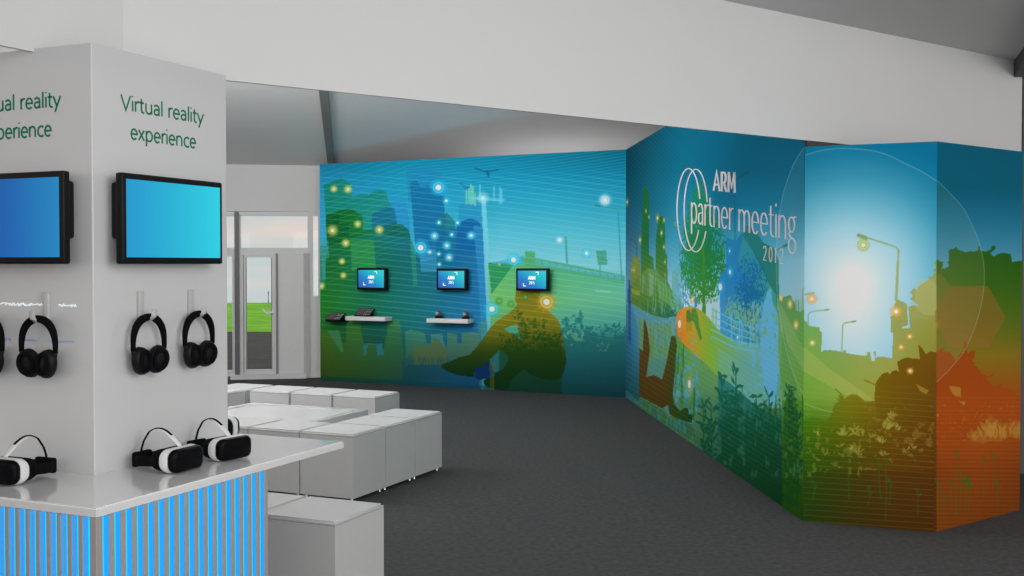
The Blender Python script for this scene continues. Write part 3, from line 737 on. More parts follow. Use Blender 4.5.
# trees
def tree(P, cx, cy, rx, ry, n, col, seed, size=1.6, alpha=.85, asp=.5):
    r = random.Random(seed)
    for i in range(n):
        a = r.uniform(0, 2*math.pi); q = math.sqrt(r.random())*(1+.12*math.sin(5*a+seed))
        x = cx+rx*q*math.cos(a); y = cy+ry*q*math.sin(a)
        P.leaf(x, y, r.uniform(.8,1.5)*size*1.6, r.uniform(0, 6.28), size*r.uniform(.4,.8), col, alpha, asp)
def foliage(P, cx, cy, rx, ry, col, seed, thr=.5, alpha=.9, fx=.9, fy=.45, edge=.22):
    sl, m = P.noisemask(cx-rx*1.2, cx+rx*1.2, fx, fy, seed, 3)
    X = P.PX[:,sl]; Y = P.PY[:,sl]
    r2 = np.hypot((X-cx)/rx, (Y-cy)/ry)
    k = np.clip((m-thr-edge*np.clip(r2-.55,0,2)*1.2)*14, 0, 1)*(r2 < 1.25)
    P.blend(sl, k, col, alpha)
P.poly([(684,288),(702,292),(719,300),(727,318),(735,340),(700,335),(684,310)], (175,200,215), .75)
foliage(P, 686, 272, 9, 34, (60,135,175), 31, .42)
foliage(P, 677, 290, 6, 26, (95,160,165), 32, .46)
tg = yr((185,(25,112,75)),(240,(26,110,70)),(280,(40,120,45)),(310,(70,135,45)))
for a_ in ((699,203,6,20,1),(700,225,12,26,2),(703,252,19,34,3),(704,270,19,28,4),(697,240,12,26,5)): foliage(P, a_[0], a_[1], a_[2], a_[3], tg, 60+a_[4], .33)
P.poly([(701.8,240),(704,240),(705.5,300),(706,318),(702,318),(702.5,300)], (60,125,40))
for a, b in [((703,285),(712,272)),((703,278),(694,262)),((703.5,265),(711,250)),((703,258),(696,243)),((703,292),(692,282))]: P.line([a,b], .9, (50,118,40), .8)
streaks(P, 690, 719, 286, 303, .3, .3, 44, .56, (45,120,45), .8)
# blue building with gable
P.poly([(720,275),(723,272),(726,268),(726,237.5),(736,240.6),(741,234),(747.5,225),(754.5,229.7),(763,242),(768,246),(774,248.5),(777,256),(779,262),(779,310),(775,345),(726,340),(720,335)], grid2([722,750,779],[(230,[(32,118,165),(30,115,150),(35,120,130)]),(275,[(38,125,180),(38,125,168),(55,145,130)]),(320,[(60,140,190),(60,135,150),(75,150,110)])]), .97)
P.poly([(743,238),(747.5,225),(754.5,229.7),(763,242),(774,248.5),(779,262),(779,300),(768,282),(752,250)], (35,112,100), .75)
P.poly([(743,236),(752,250),(768,282),(779,302),(779,330),(757,295),(738,262)], (62,152,140), .45)
P.poly([(726,255),(745,275),(765,305),(765,330),(726,330)], (40,120,180), .5)
P.line([(734.8,186),(735,240)], .7, (20,75,100), .8); P.line([(735,180),(747,172.5)], 1.0, (20,72,95), .9); P.line([(744,174),(748,172)], 3, (20,80,90), .9)
P.line([(776.5,258),(776.5,345)], .8, (45,115,80), .8); P.line([(777.5,250),(783,247),(787,245.5)], 1.0, (35,105,90), .9); P.line([(784,246),(787,245)], 2.4, (35,110,80), .9)
foliage(P, 751, 282, 13, 24, (22,100,155), 37, .38, .8); foliage(P, 752, 302, 14, 18, (24,105,145), 38, .40, .75)
P.line([(748.5,290),(748.3,345)], 1.0, (30,100,130), .8)
foliage(P, 735, 314, 9, 16, (110,172,135), 39, .40); foliage(P, 754, 320, 11, 15, (125,172,110), 40, .42)
# hills
hg = grid2([677,684,694,708,725,745,775,804],[
 (300,[(205,130,50),(200,140,40),(165,150,45),(120,160,55),(110,165,80),(100,170,150),(100,175,185),(120,165,90)]),
 (340,[(200,105,30),(205,125,30),(175,150,40),(125,170,50),(115,170,90),(110,170,150),(105,170,160),(105,155,80)]),
 (380,[(190,100,30),(190,125,30),(165,155,40),(130,170,50),(110,165,110),(95,160,160),(95,160,160),(100,150,70)])])
P.poly([(676,330),(676.5,314),(679,310.5),(684,307.5),(690,306.3),(696,307.5),(702,311),(710,319),(716,327),(724,335),(738,342),(752,347),(766,352),(782,366),(782,408),(766,408),(752,402),(736,391),(718,377),(705,363),(690,350),(681,341)], hg)
P.poly([(718,348),(760,375),(790,408),(760,408),(718,376)], (105,172,150), .5)
P.poly([(686,311),(690,309),(691,322),(686.5,322)], (80,105,45), .8)
for x in (687.2,689.2,691): P.line([(x,311),(x,331)], .6, (75,105,40), .7)
P.poly([(692,309),(695,307),(698,315),(699,325),(702,338),(700.5,341),(697,331),(694,322),(690,320)], (70,130,50), .95)
P.poly([(695,297.5),(697.5,298),(697.5,306),(694,309)], (50,110,160), .8)
streaks(P, 688, 697, 335, 352, .5, .4, 41, .62, (80,160,190), .8)
# light blue tree silhouette
P.poly([(765,300),(767,292),(770,288),(771.5,290),(772,300),(774,306),(777,312),(780,318),(783.5,321),(785,332),(785.5,345),(783,352),(782.5,366),(779,372),(776,400),(771,406),(764,385),(760,350),(761,325),(763,305)], (95,172,210), .95)
streaks(P, 760, 786, 300, 360, .4, .25, 42, .60, (110,165,110), .8)
streaks(P, 752, 768, 298, 395, .5, .2, 43, .50, (95,170,205), .75)
# fence
for k in range(5): P.line([(712,309+k*7),(735,321+k*6.6),(755,329+k*5.6)], 1.4, (95,180,220), .85, .5)
for x, y0, y1 in [(731.5,315,341),(739.5,318,345),(742,320,345),(750.5,322,347)]: P.line([(x,y0),(x,y1)], 1.1, (95,180,220), .9, .5)
for x, y0, y1 in [(713,308,324),(716,310,329)]: P.line([(x,y0),(x,y1)], .9, (110,170,90), .9, .5)
# right green block
P.poly([(779,298),(783,297),(791,295),(792.5,301),(795,302),(795.5,310),(797,311),(800,312),(803,310),(805,309),(805,420),(782,410),(778,350)], grid2([778,804],[(295,[(90,140,90),(95,150,85)]),(340,[(105,160,90),(100,155,75)]),(400,[(105,160,85),(110,155,55)])]))
P.poly([(779,302),(784,310),(805,352),(805,375),(780,330)], (150,180,110), .35)
for x in (796,798.5): P.line([(x,300),(x,312)], .8, (95,150,85), .9)
P.line([(803,318),(802.7,290),(804,288)], .8, (110,160,100), .9)
P.poly([(783,325),(790,360),(800,400),(783,395),(780,370)], (85,145,75), .6)
# dark lower band
P.poly([(718,375),(730,383),(745,396),(760,410),(770,414),(782,418),(782,540),(718,480)], grid2([718,782],[(380,[(40,125,120),(45,130,115)]),(430,[(22,85,85),(20,85,60)]),(480,[(16,60,62),(16,60,35)]),(520,[(14,50,45),(14,46,22)])]), .95)
P.poly([(782,400),(805,400),(805,540),(782,520)], grid2([782,805],[(400,[(75,135,50),(85,140,35)]),(440,[(45,95,20),(50,105,20)]),(520,[(25,55,15),(35,62,12)])]), .97)
P.poly([(692,424),(700,405),(718,395),(718,480),(700,460)], grid2([692,718],[(400,[(85,130,80),(75,130,90)]),(470,[(35,80,60),(28,75,60)])]), .85)
cdk = yr((370,(25,95,75)),(420,(18,80,52)),(470,(16,62,34)),(520,(14,50,24)))
def corn(P, x, y0, y1, seed, col, asp=.55):
    r = random.Random(seed); P.line([(x,y1),(x+r.uniform(-1,1),y0)], 1.1, col, .9)
    y = y0
    while y < y1:
        for s in (-1,1):
            a = -math.pi/2+s*r.uniform(.3,1.7); P.leaf(x, y+r.uniform(0,6), r.uniform(8,17), a, r.uniform(1.4,2.6), col, .85, asp)
        y += r.uniform(5,9)
mass(P, 719, 782, 392, 440, cdk, .45, .16, 83, .75, 8)
for i, (x, y0) in enumerate([(722,375),(728,400),(735,368),(735,395),(744,415),(757,395),(760,408),(762,430),(769,395),(775,425),(752,420),(740,430),(788,385),(792,390),(797,410),(724,425),(712,405),(704,402),(708,420)]):
    corn(P, x, y0, 470+ (x-700)*.4, 50+i, cdk)
P.poly([(784,405),(790,388),(794,392),(797,410),(799,430),(801,540),(783,520)], (28,78,20), .5)
P.line([(802.5,395),(803,430)], 1.2, (40,100,25), .9)
streaks(P, 718, 803, 400, 480, .25, .08, 45, .60, (80,130,110), .35)
streaks(P, 784, 803, 420, 490, .3, .2, 46, .58, (110,130,60), .4)
X, Y = P.PX, P.PY
# fine diagonal lines
hatch(P, (Y-1.0*(X-664)-128)*.7, 3.2, .35, (60,150,170), .22, np.clip((715-X)/10,0,1)*np.clip((240-Y)/40,0,1)*((Y-1.15*(X-664)) > 126))
hatch(P, (Y-.62*(X-625)), 5.2, .4, (150,200,190), .25, np.clip((Y-205)/60,0,1)*np.clip((500-Y)/60,0,1)*(((X<700)|(Y>325))))
P.line(smooth([(804,148),(797,158),(790,173),(783,195),(778.5,220),(776.5,245),(776.5,280),(779,310),(785,345),(794,375),(804,397)]), .45, (170,205,205), .55, .4)
P.poly([(804,148),(797,158),(790,173),(783,195),(778.5,220),(776.5,245),(777,285),(804,285)], (160,190,200), .10)
for x, y, r in [(627,202,5),(657.5,218,5.5),(664,220,4),(640,240,5),(661.5,233,4.5),(664,247,4),(634,270,4),(665,262,3),(649,217,3),(646,211,3),(632,270,3)]:
    P.glow(x, y, r, (150,150,70), None, asp=.4, core=.3, corecol=(225,215,150), a=.75)
P.glow(675,224,2.5,(150,150,60),asp=.5,a=.6,corecol=(190,180,90))
for x, y, r in [(781,298,4.2),(790,304,5.5),(796,325,5.5)]: P.glow(x, y, r, (205,170,70), (230,200,100), asp=.55, core=.33, corecol=(245,240,215))
P.glow(692.6,299.5,4.5,(215,165,80),(235,200,120),asp=.42,core=.3,corecol=(235,220,170))
P.glow(679.5,324,13,(190,130,70),(225,180,110),asp=.33,core=.32,corecol=(232,235,225),a=.8)
P.glow(689.3,384,12,(135,150,70),(180,180,90),asp=.33,core=.36,corecol=(225,205,215),a=.8)
P.glow(720.3,287,8,(50,170,210),None,asp=.5,core=.42,corecol=(240,246,250)); P.glow(730,272,6,(45,170,215),None,asp=.5,core=.35,corecol=(225,245,250)); P.glow(729.5,251,4,(45,165,205),None,asp=.5,core=.3,corecol=(170,230,240)); P.glow(737.5,337.5,3,(80,190,225),None,asp=.6,core=.4,corecol=(240,250,250))
P.line([(675,224),(680,224.5)], 1.4, (50,100,60), .8); P.line([(683,235),(684,226),(688,224.5)], .8, (50,110,100), .8)
PS = P
# ================= front + end panel share one drawing
def paint_front(P, end):
    X, Y = P.PX, P.PY
    if not end:
        R = np.hypot(X-853, (Y-283)*np.where(Y > 283, .55, 1.0))
        radial = ramp([(0,(226,225,226)),(11,(226,225,226)),(18,(212,220,224)),(32,(188,212,222)),(55,(150,198,213)),(80,(100,172,195)),(105,(50,140,170)),(130,(18,115,150)),(150,(12,106,142))])
        P.C[:] = radial(R)
    else:
        P.C[:] = ramp([(140,(9,82,104)),(190,(9,84,106)),(212,(22,98,125)),(235,(42,115,142)),(265,(75,138,160))])(Y)  # end panel sky painted darker, its shade kept in the colour
    gnd = grid2([804,830,860,893,936.4,936.6,980,1021],[
     (245,[(120,170,110),(130,170,110),(150,170,110),(150,170,110),(120,145,70),(38,85,28),(38,84,22),(32,80,22)]),
     (285,[(120,170,110),(130,170,110),(150,170,110),(150,165,105),(145,150,75),(70,98,30),(52,92,22),(50,90,20)]),
     (320,[(110,165,90),(120,162,90),(148,165,100),(148,155,88),(140,140,62),(95,105,32),(80,98,25),(75,98,22)]),
     (355,[(115,165,72),(125,160,80),(142,160,80),(150,155,78),(130,130,45),(115,100,28),(122,102,25),(120,100,28)]),
     (395,[(112,160,55),(125,160,60),(145,155,65),(150,145,50),(110,85,20),(140,70,18),(145,72,18),(142,75,20)]),
     (430,[(60,115,20),(80,105,18),(100,95,15),(115,85,15),(98,62,15),(150,66,16),(155,68,16),(145,68,18)]),
     (470,[(40,72,14),(52,64,14),(70,58,12),(82,52,12),(82,47,12),(120,56,14),(130,58,14),(118,54,14)]),
     (532,[(34,54,14),(46,50,14),(56,46,12),(66,42,12),(70,40,12),(108,56,12),(104,52,12),(100,50,12)])])
    sil = [(800,312),(804,320),(807,322),(808,325),(812,326.5),(819.5,327),(820,331.5),(822,332),(821.3,352),(824,350.2),(830,350),(838,351),(843,352.3),(843.5,350.3),(846,350.5),(846,353),(858,355),(865,356),(867.3,355),(867,352),(870,352),(870.3,355.5),(872,361),(875,361),(874.5,355),(873,351.5),(876,351.5),(875.5,358),(878,356.5),(883,356.5),(892,358.6),(893.3,333),(890.8,332),(890.6,317),(893,315),(894.5,304),(897,299),(907,304),(908,325),(902,327),(902,328),(910,328.5),(909,312),(908,307),(914,305),(919,306),(914,302),(910,299),(913,296),(910,292),(914,288),(918,290),(917,287),(922,284),(926,281),(930,279),(928,276),(932,277),(935,272),(933,270),(936,267.5),(934,263),(938,259),(940,262),(943,261.5),(943,266),(941,269),(946,268),(949,266),(947.5,262),(949,260),(948.5,251),(951,248.5),(953,249.5),(956,246.5),(958,249.5),(963.5,251.4),(966,252.5),(970,251),(974.5,251.5),(978.5,250),(978,246),(980.5,246.5),(980,250.5),(986,251.5),(991.5,249),(991,246.5),(994,245.2),(996,247.5),(994.5,250),(990,253.5),(994,256.5),(998,254),(1003.6,252.6),(1010.4,254),(1011.5,258),(1012,262),(1024,260),(1024,560),(800,560)]
    P.poly(sil, gnd)
    # lamp posts
    lc = (125,155,85)
    P.line([(898.5,250),(896.3,303)], 1.8, (150,165,105), .95); P.line([(898,262),(896,300)], 2.6, (150,165,105), .9)
    P.line([(859,234.5),(868,238),(884,243),(895.5,247),(898,249.3),(898.6,253)], 1.3, lc, .95); P.line([(858.5,235.3),(866,238)], 3.6, (120,155,90), .95)
    P.line([(808.3,324),(808.3,314.5),(810,312.3),(816,311),(828,309.6)], 1.0, (120,160,120), .95); P.line([(825,310),(828.5,309.5)], 1.8, (120,160,120), .95)
    P.line([(841.8,352),(842.6,326),(843.6,323.5),(847,322.5),(855,321.3)], 1.1, (128,160,115), .95); P.line([(852,321.8),(855.5,321.2)], 1.8, (128,160,115), .95)
    P.line([(804.5,294.5),(813.5,293)], 2.0, (130,170,120), .9); P.line([(802.5,310),(802.5,290),(804,288)], 1.0, (120,165,130), .8)
    # translucent hexagons
    P.poly([(917,279),(931,278.5),(937,287),(937,315),(925,315),(917,310),(914,303)], (185,180,120), .30)
    P.poly([(950,286),(987.5,286),(1006,317),(989,347.4),(949,347.4),(935,320),(935,312)], (135,92,38), .55)
    P.poly([(936.6,275),(941,273),(950,286),(936.6,311)], (120,105,45), .4)
    # light shaft
    P.poly([(800,343),(831,370),(860,390),(875,401),(890,415),(876,412),(862,402),(838,391),(805,372),(800,370)], (178,180,95), .38)
    # near hedges
    hc = grid2([804,850,890,936.4,936.6,1021],[(360,[(80,125,20),(120,110,15),(112,82,15),(105,72,15),(140,62,16),(145,66,18)]),(410,[(72,125,18),(112,105,12),(105,80,12),(95,62,14),(148,64,15),(150,66,16)]),(460,[(45,85,12),(72,72,12),(92,62,12),(88,52,12),(138,60,14),(130,60,15)])])
    P.poly([(804,420),(812,417.5),(819,418.5),(826,421),(830,417),(833,409),(835,403.6),(839,402),(836,398),(840,399),(838,394),(842,396.5),(845,399),(849,395),(853,394),(857,394.5),(861,398),(865,401),(875,401),(882,406),(890,414),(900,420),(936,420),(936,470),(804,470)], hc, .85)
    P.line([(835.5,389),(840,393),(843,397)], 1.0, (90,105,15), .9)
    P.poly([(874.5,398),(875,388),(876,382.5),(879,377.5),(883,373.5),(888,372),(889.5,374.5),(892.5,371),(897,370),(899,372.5),(898,366),(897,362),(902,359),(907,357.5),(914,358.5),(920,359),(919,352),(918.4,344.5),(922,348),(925,353),(927,354),(930,351),(936,352.5),(940,349),(946,347),(942,351),(949,352),(954,357),(956,362),(960,353),(963.5,353.5),(964.3,345),(965.2,340.5),(967,347),(967.6,354),(971,351),(975.7,350.4),(974,358),(972,361.6),(977,364),(973,364),(978,368),(981.7,373.7),(988,376),(996.5,372.3),(992,376),(986,378.6),(990,383),(994,387),(998,385),(1004,383.5),(1001,388),(1006,388),(1012,390),(1018,395.6),(1024,402),(1024,440),(880,440),(877,415)], hc, .97)
    P.line([(864.5,380),(877,385.5)], 1.2, (120,100,20), .9)
    # pale leaves cut out of the hedges
    r = random.Random(77)
    def tuft(cx, cy, n, L, col, a0=-1.57, sp=1.2, alpha=.75):
        for i in range(n):
            a = a0+r.uniform(-sp, sp); l = L*r.uniform(.5,1.1); P.leaf(cx+r.uniform(-L*.35,L*.35), cy+r.uniform(-L*.3,L*.3), l, a, l*.17, col, alpha)
    lc = (150,148,58)
    for cx, cy, n, L in [(846,434,12,9),(853,432,9,8),(862,436,6,8),(818,435,8,6),(886,428,16,10),(892,418,10,8),(880,442,10,8),(896,430,9,9),(873,437,7,6),(851,450,10,6),(858,453,8,6),(840,447,6,5),(826,455,7,5),(905,452,8,6),(912,448,7,6),(884,455,8,6)]:
        tuft(cx, cy, n, L, lc, alpha=.5)
    def patch(x0, x1, y0, y1, fx, fy, seed, thr, col, al):
        sl, m = P.noisemask(x0, x1, fx, fy, seed, 3)
        if sl.stop <= sl.start: return
        X = P.PX[:,sl]; Y = P.PY[:,sl]
        w = np.clip(1-abs((Y-(y0+y1)/2)/((y1-y0)/2)), 0, 1)**.5
        P.blend(sl, np.clip((m-thr+.12*(w-1))*14, 0, 1)*(w > 0)*(X >= x0)*(X <= x1), col, al)
    if not end:
        patch(806, 862, 424, 478, .22, .20, 71, .54, lc, .38); patch(862, 934, 405, 470, .20, .20, 72, .57, (150,120,50), .38)
    else: patch(937, 1021, 402, 446, .4, .35, 73, .64, (165,105,40), .45)
    for pts in ([(949,386),(958,387),(961,388),(961,397),(955,396),(951,391)], [(916,384),(924,388),(929,391),(926,394),(920,391)], [(959,401),(966,402),(964,406)], [(936,415),(939,414),(938,418)]):
        P.poly(pts, (160,118,45), .8)
    P.poly([(968,436),(971,428),(976,432),(983,430),(986,421),(990,414),(996,420),(1002,423),(1010,423),(1017,421),(1024,424),(1024,440),(1008,437),(1001,442),(988,441),(984,444),(972,441)], (150,98,34), .6)
    for i in range(46):
        x = r.uniform(985, 1021); tuft(x, 440-r.uniform(0,10), 1, r.uniform(8,16), (168,120,48), sp=.6, alpha=.6)
    for i in range(16):
        x = r.uniform(970, 986); tuft(x, 442-r.uniform(0,5), 1, r.uniform(6,11), (160,112,42), sp=.6, alpha=.55)
    for i in range(60):
        x = r.uniform(936, 1021); tuft(x, r.uniform(410,444), 1, r.uniform(2,4), (170,90,30) if r.random() < .5 else (120,52,12), sp=1.5, alpha=.4)
    # thin green stems
    for x, y0, y1 in [(879,458,500),(886,456,520),(890,478,505),(848,450,500),(814,480,500),(870,486,505),(918,488,515),(938,478,512),(950,478,508),(957,450,515),(961,472,510),(966,480,512),(970,478,510),(984,455,500),(994,452,490),(998,480,512),(944,492,512)]:
        P.line([(x,y0),(x+r.uniform(-1,1),(y0+y1)/2),(x+r.uniform(-2,2),y1)], 1.1, (50,95,30), .5)
        P.leaf(x-1, y0+5, 6, -1.9, 1.2, (40,95,35), .5); P.leaf(x+1, y0+9, 5, -1.2, 1.2, (40,95,35), .5)
    for i in range(7): P.leaf(966+r.uniform(-2,3), 484+r.uniform(-4,6), 7, -1.57+r.uniform(-.7,.7), 1.4, (38,95,30), .6)
    # near-horizontal fine lines
    X, Y = P.PX, P.PY
    if not end: hatch(P, Y-.065*(X-804), 5.6, .4, (150,180,130), .26, np.clip((Y-382)/14,0,1))
    else: hatch(P, Y-393-.008*(X-937), 4.3, .4, (165,140,110), .30, np.clip((Y-390)/8,0,1))
    # big thin circle
    if not end:
        cp = [(804,155.6),(814,152.3),(824,150),(836,148.6),(847,148.3),(862,149.3),(877,151.7),(891,156.3),(904,163),(920,170.5),(936.5,181)]; cp = smooth(cp)
        P.line(cp, .5, (175,205,205), .55, .4); P.poly(cp+[(936.5,320),(804,320)], (190,205,205), .05)
        P.line([(804,403.3),(813,407),(823,410),(833,412.3)], .6, (170,190,140), .6, .4)
    else:
        cp = [(936.5,180),(950,193),(963.7,209),(973,227),(979.7,244),(983.5,262),(984.4,278),(983,295),(979.5,312),(974.5,328),(965,350),(950,369),(936.5,382)]; cp = smooth(cp)
        P.line(cp, .5, (165,185,165), .5, .4); P.poly(cp, (150,150,120), .12)
    P.glow(863.3,245,6.5,(150,165,60),(225,225,130),core=.32,corecol=(240,240,225))
    P.glow(811.8,299,5.5,(225,150,60),(240,200,110),core=.32)
    P.glow(812.3,343,4.6,(140,155,50),(215,205,90),core=.36,rays=8,corecol=(235,235,225))
    P.glow(896,311.6,6.3,(220,150,50),(245,205,100),core=.34)
    for x, y in [(909.7,336.5),(901.2,347.2),(910.2,371)]: P.glow(x, y, 3.6, (200,140,55), (225,175,90), core=.34, corecol=(240,225,190), rays=6)
    P.glow(937.5,325,4,(200,120,40),None,core=.1,corecol=(200,130,50),asp=.5,a=.5)
PF = Panel(W1, W2, 0.0, LOW, int(133*RES*1.1), int(390*RES)); paint_front(PF, False)
PE = Panel(W2, W3, 0.0, LOW, int(85*RES*1.1), int(390*RES)); paint_front(PE, True)
#ART_END
E_L, E_S, E_F, E_E = 0.80, 0.68, 0.75, 0.75  # traced colours keep each panel's shade; divided by these light levels
left_wall = thing('graphic_wall', 'long flat exhibition wall printed with a blue-green skyline and a seated figure, carrying three small screens', 'display wall')
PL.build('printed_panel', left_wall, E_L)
right_wall = thing('graphic_wall', 'faceted exhibition wall on the right printed with a sunrise over a hedge and white event lettering', 'display wall')
side_panel = PS.build('printed_panel', right_wall, E_S, (801.8, 2.362))
tag(side_panel, 'tall side panel with tree print and white event lettering')
tag(PF.build('printed_panel', right_wall, E_F), 'middle panel with printed white sun')
tag(PE.build('printed_panel', right_wall, E_E), 'orange and dark blue end panel')
# lettering on the side panel (drawn straight in wall coordinates)
wd = (W1-W0); wd.z = 0; wl = wd.length; wd.normalize(); wn = Vector((wd.y, -wd.x, 0))
if wn.dot(-W0) < 0: wn = -wn
def sp(px, py):
    r = slope(px, py); t = (r*W0.y-W0.x)/(wd.x-r*wd.y); y = W0.y+wd.y*t; return t, zat(y, py)
def onwall(x, y, o):
    a, z = sp(x, y)
    return Vector((W0.x+wd.x*a+wn.x*o, W0.y+wd.y*a+wn.y*o, z))
def wall_text(bm, s, X, base, xh, w, spacing=.08):
    """lettering traced on the wall: X(u) column, base(x) baseline row, xh(x) letter height"""
    st, W = text_strokes(s, 1.0, spacing)
    for pl in st:
        q = [(X(x), base(X(x))-y*xh(X(x))) for x, y in pl]
        ribbon(bm, q, w, onwall, .003)
bm = bmesh.new()
wall_text(bm, 'partner meeting', lambda u: 691.0+7.45*u+.16*u*u, lambda x: 223.2+.168*(x-691), lambda x: 21+.025*(x-691), 1.22)
wall_text(bm, 'ARM', lambda u: 713.6+6.75*u, lambda x: 190.4+.11*(x-713), lambda x: 13.4+.05*(x-713), 1.85, .14)
wall_text(bm, '2012', lambda u: 763.3+4.9*u, lambda x: 260.3+.2*(x-763), lambda x: 10.2+.04*(x-763), .75, .46)
def earc(cx, cy, rx, ry, a0, a1, n=40):
    return [(cx+rx*math.cos(math.radians(a0+(a1-a0)*i/n)), cy-ry*math.sin(math.radians(a0+(a1-a0)*i/n))) for i in range(n+1)]
ribbon(bm, earc(688.8, 209.5, 11.6, 41, 15, 330), 1.0, onwall, .003)
ribbon(bm, earc(696.0, 210.5, 11.7, 41.3, 12, 330), 1.0, onwall, .003)
tag(finish(bm, 'lettering', M_letter, right_wall), 'white printed lettering and double ring')

# ------------------------------------------------------------------ column
CT = 2.38
Cc = at(91.2, 42.2, CT); Cc.z = 0; CW = .741
def booth(u, v, z=0.0, o=None): return (o or Cc)+U*u+V*v+Vector((0,0,z))
BM = Matrix(((U.x, V.x, 0, 0), (U.y, V.y, 0, 0), (0,0,1,0), (0,0,0,1)))
RZ = math.atan2(U.y, U.x)
col = thing('display_column', 'square glossy white column lettered with green virtual reality text on two faces', 'column', Cc, RZ)
bm = bmesh.new(); box(bm, 0, CW, 0, CW, 0, CT, .004, 2); finish(bm, 'shaft', M_col, col)
def col_text(face):
    bm = bmesh.new()
    for s, zb, wid in (('Virtual reality', 2.163, .455), ('experience', 2.060, .362)):
        xh = .0385; st, W = text_strokes(s, 1.0, .08)
        k = wid/W; x0 = .369-wid/2
        for pl in st:
            q = [(x0+x*k, zb+y*xh) for x, y in pl]
            if face == 'R': fn = lambda a, z, o: Vector((a, -o, z))
            else: q = [((a-.369)*.955+.379, z) for a, z in q]; fn = lambda a, z, o: Vector((-o, CW-a, z))
            ribbon(bm, q, .0074, fn, .0012)
    tag(finish(bm, 'lettering', M_green, col), 'green lettering')
col_text('R'); col_text('L')
# faint illegible lines of small print on the left face
bm = bmesh.new(); r = random.Random(3)
def scribble(bm, v0, v1, z, amp, gaps):
    q = []; v = v0
    while v > v1:
        if any(a > v > b for a, b in gaps):
            if len(q) > 2: ribbon(bm, q, .0022, lambda a, zz, o: Vector((-o, a, zz)), .001)
            q = []
        else: q.append((v, z+r.uniform(-amp, amp)))
        v -= .0032
    if len(q) > 2: ribbon(bm, q, .0022, lambda a, zz, o: Vector((-o, a, zz)), .001)
scribble(bm, .60, .078, 1.452, .0055, [(.215,.165)])
tag(finish(bm, 'small_print', M_scr, col), 'faint white line of tiny script')
bm = bmesh.new()
scribble(bm, .60, .09, 1.322, .004, [(.40,.36),(.27,.22)])
tag(finish(bm, 'small_print', M_blue_scr, col), 'faint blue line of tiny script')
# hooks (parts of the column)
def hook(M):
    bm = bmesh.new()
    box(bm, -.013, .013, -.014, 0, -.085, .015, .003, 2)
    tube(bm, [(.0,-.012,-.075),(0,-.03,-.090),(0,-.052,-.090),(0,-.070,-.078),(0,-.073,-.052)], [(.006,.013)]*5, 12)
    bmesh.ops.transform(bm, matrix=M, verts=bm.verts[:])
    finish(bm, 'hook', M_hook, col, smooth=True)
# local frames: right face outward -Y(local) ; left face outward -X(local)
def face_M(face, a, z, out=0.0):
    if face == 'R': return Matrix.Translation((a, -out, z))
    return Matrix.Translation((-out, a, z)) @ Matrix.Rotation(-math.pi/2, 4, 'Z')
ZH = 1.484
hp = [('R', .226), ('R', .505), ('L', .215), ('L', .475)]
for f, a in hp: hook(face_M(f, a, ZH))

# ------------------------------------------------------------------ headphones
def make_headphones():
    root = thing('headphones', 'x', 'headphones')
    # origin = inner top of the band (where it rests on the hook); x across, y out of the wall is -y
    bm = bmesh.new(); pts = []; rad = []
    for i in range(25):
        t = math.pi*(i/24); x = -.087*math.cos(t)*(1+.06*math.sin(t)); z = -.118+.122*math.sin(t)**.8
        if i in (0, 24): z = -.125
        pts.append((x, 0, z)); k = math.sin(t)
        rad.append((.0085+.006*k, .010+.010*k))
    tube(bm, pts, rad, 12, squash=Vector((0,0,1)))
    finish(bm, 'headband', M_matte, root, smooth='all')
    for s in (-1, 1):
        M = Matrix.Translation((s*.045, -.006, -.166)) @ Matrix.Rotation(s*-.16, 4, 'Z') @ Matrix.Rotation(s*.30, 4, 'Y')
        bm = bmesh.new()
        prof = [(0,.024),(.030,.024),(.044,.019),(.047,.012),(.045,-.006),(.036,-.016),(0,-.018)]
        n = 28; rings = []
        for rr, y in prof:
            if rr == 0: rings.append([bm.verts.new((0, y, 0))]); continue
            rings.append([bm.verts.new((rr*math.cos(2*math.pi*k/n)*.95, y, rr*1.22*math.sin(2*math.pi*k/n))) for k in range(n)])
        for a, b in zip(rings[:-1], rings[1:]):
            for k in range(n):
                if len(a) == 1: bm.faces.new((a[0], b[k], b[(k+1)%n]))
                elif len(b) == 1: bm.faces.new((a[k], b[0], a[(k+1)%n]))
                else: bm.faces.new((a[k], b[k], b[(k+1)%n], a[(k+1)%n]))
        bmesh.ops.transform(bm, matrix=M, verts=bm.verts[:])
        cup = finish(bm, 'ear_cup', M_black, root, smooth='all')
        bm = bmesh.new(); pts = [(.030*math.cos(2*math.pi*k/28), -.017, .030*1.25*math.sin(2*math.pi*k/28)) for k in range(29)]
        tube(bm, pts, .0095, 10, squash=Vector((0,1,0)), caps=False)
        bmesh.ops.transform(bm, matrix=M, verts=bm.verts[:]); bmesh.ops.remove_doubles(bm, verts=bm.verts[:], dist=1e-5)
        finish(bm, 'ear_pad', M_matte, cup, smooth='all')
        bm = bmesh.new(); tube(bm, [(s*.087,0,-.112),(s*.085,0,-.135),(s*.072,-.002,-.160)], [(.006,.010),(.006,.010),(.005,.008)], 8, squash=Vector((1,0,0)))
        finish(bm, 'yoke', M_black, root, smooth='all')
    return root
HPL = ['black over-ear headphones on the right column face, left one, below the cyan screen\'s left half',
       'black over-ear headphones on the right column face, right one, nearer the door',
       'black over-ear headphones fully in view on the left column face',
       'black over-ear headphones cut off by the left edge of the picture']
h0 = make_headphones()
colM = Matrix.Translation(Cc) @ Matrix.Rotation(RZ, 4, 'Z')
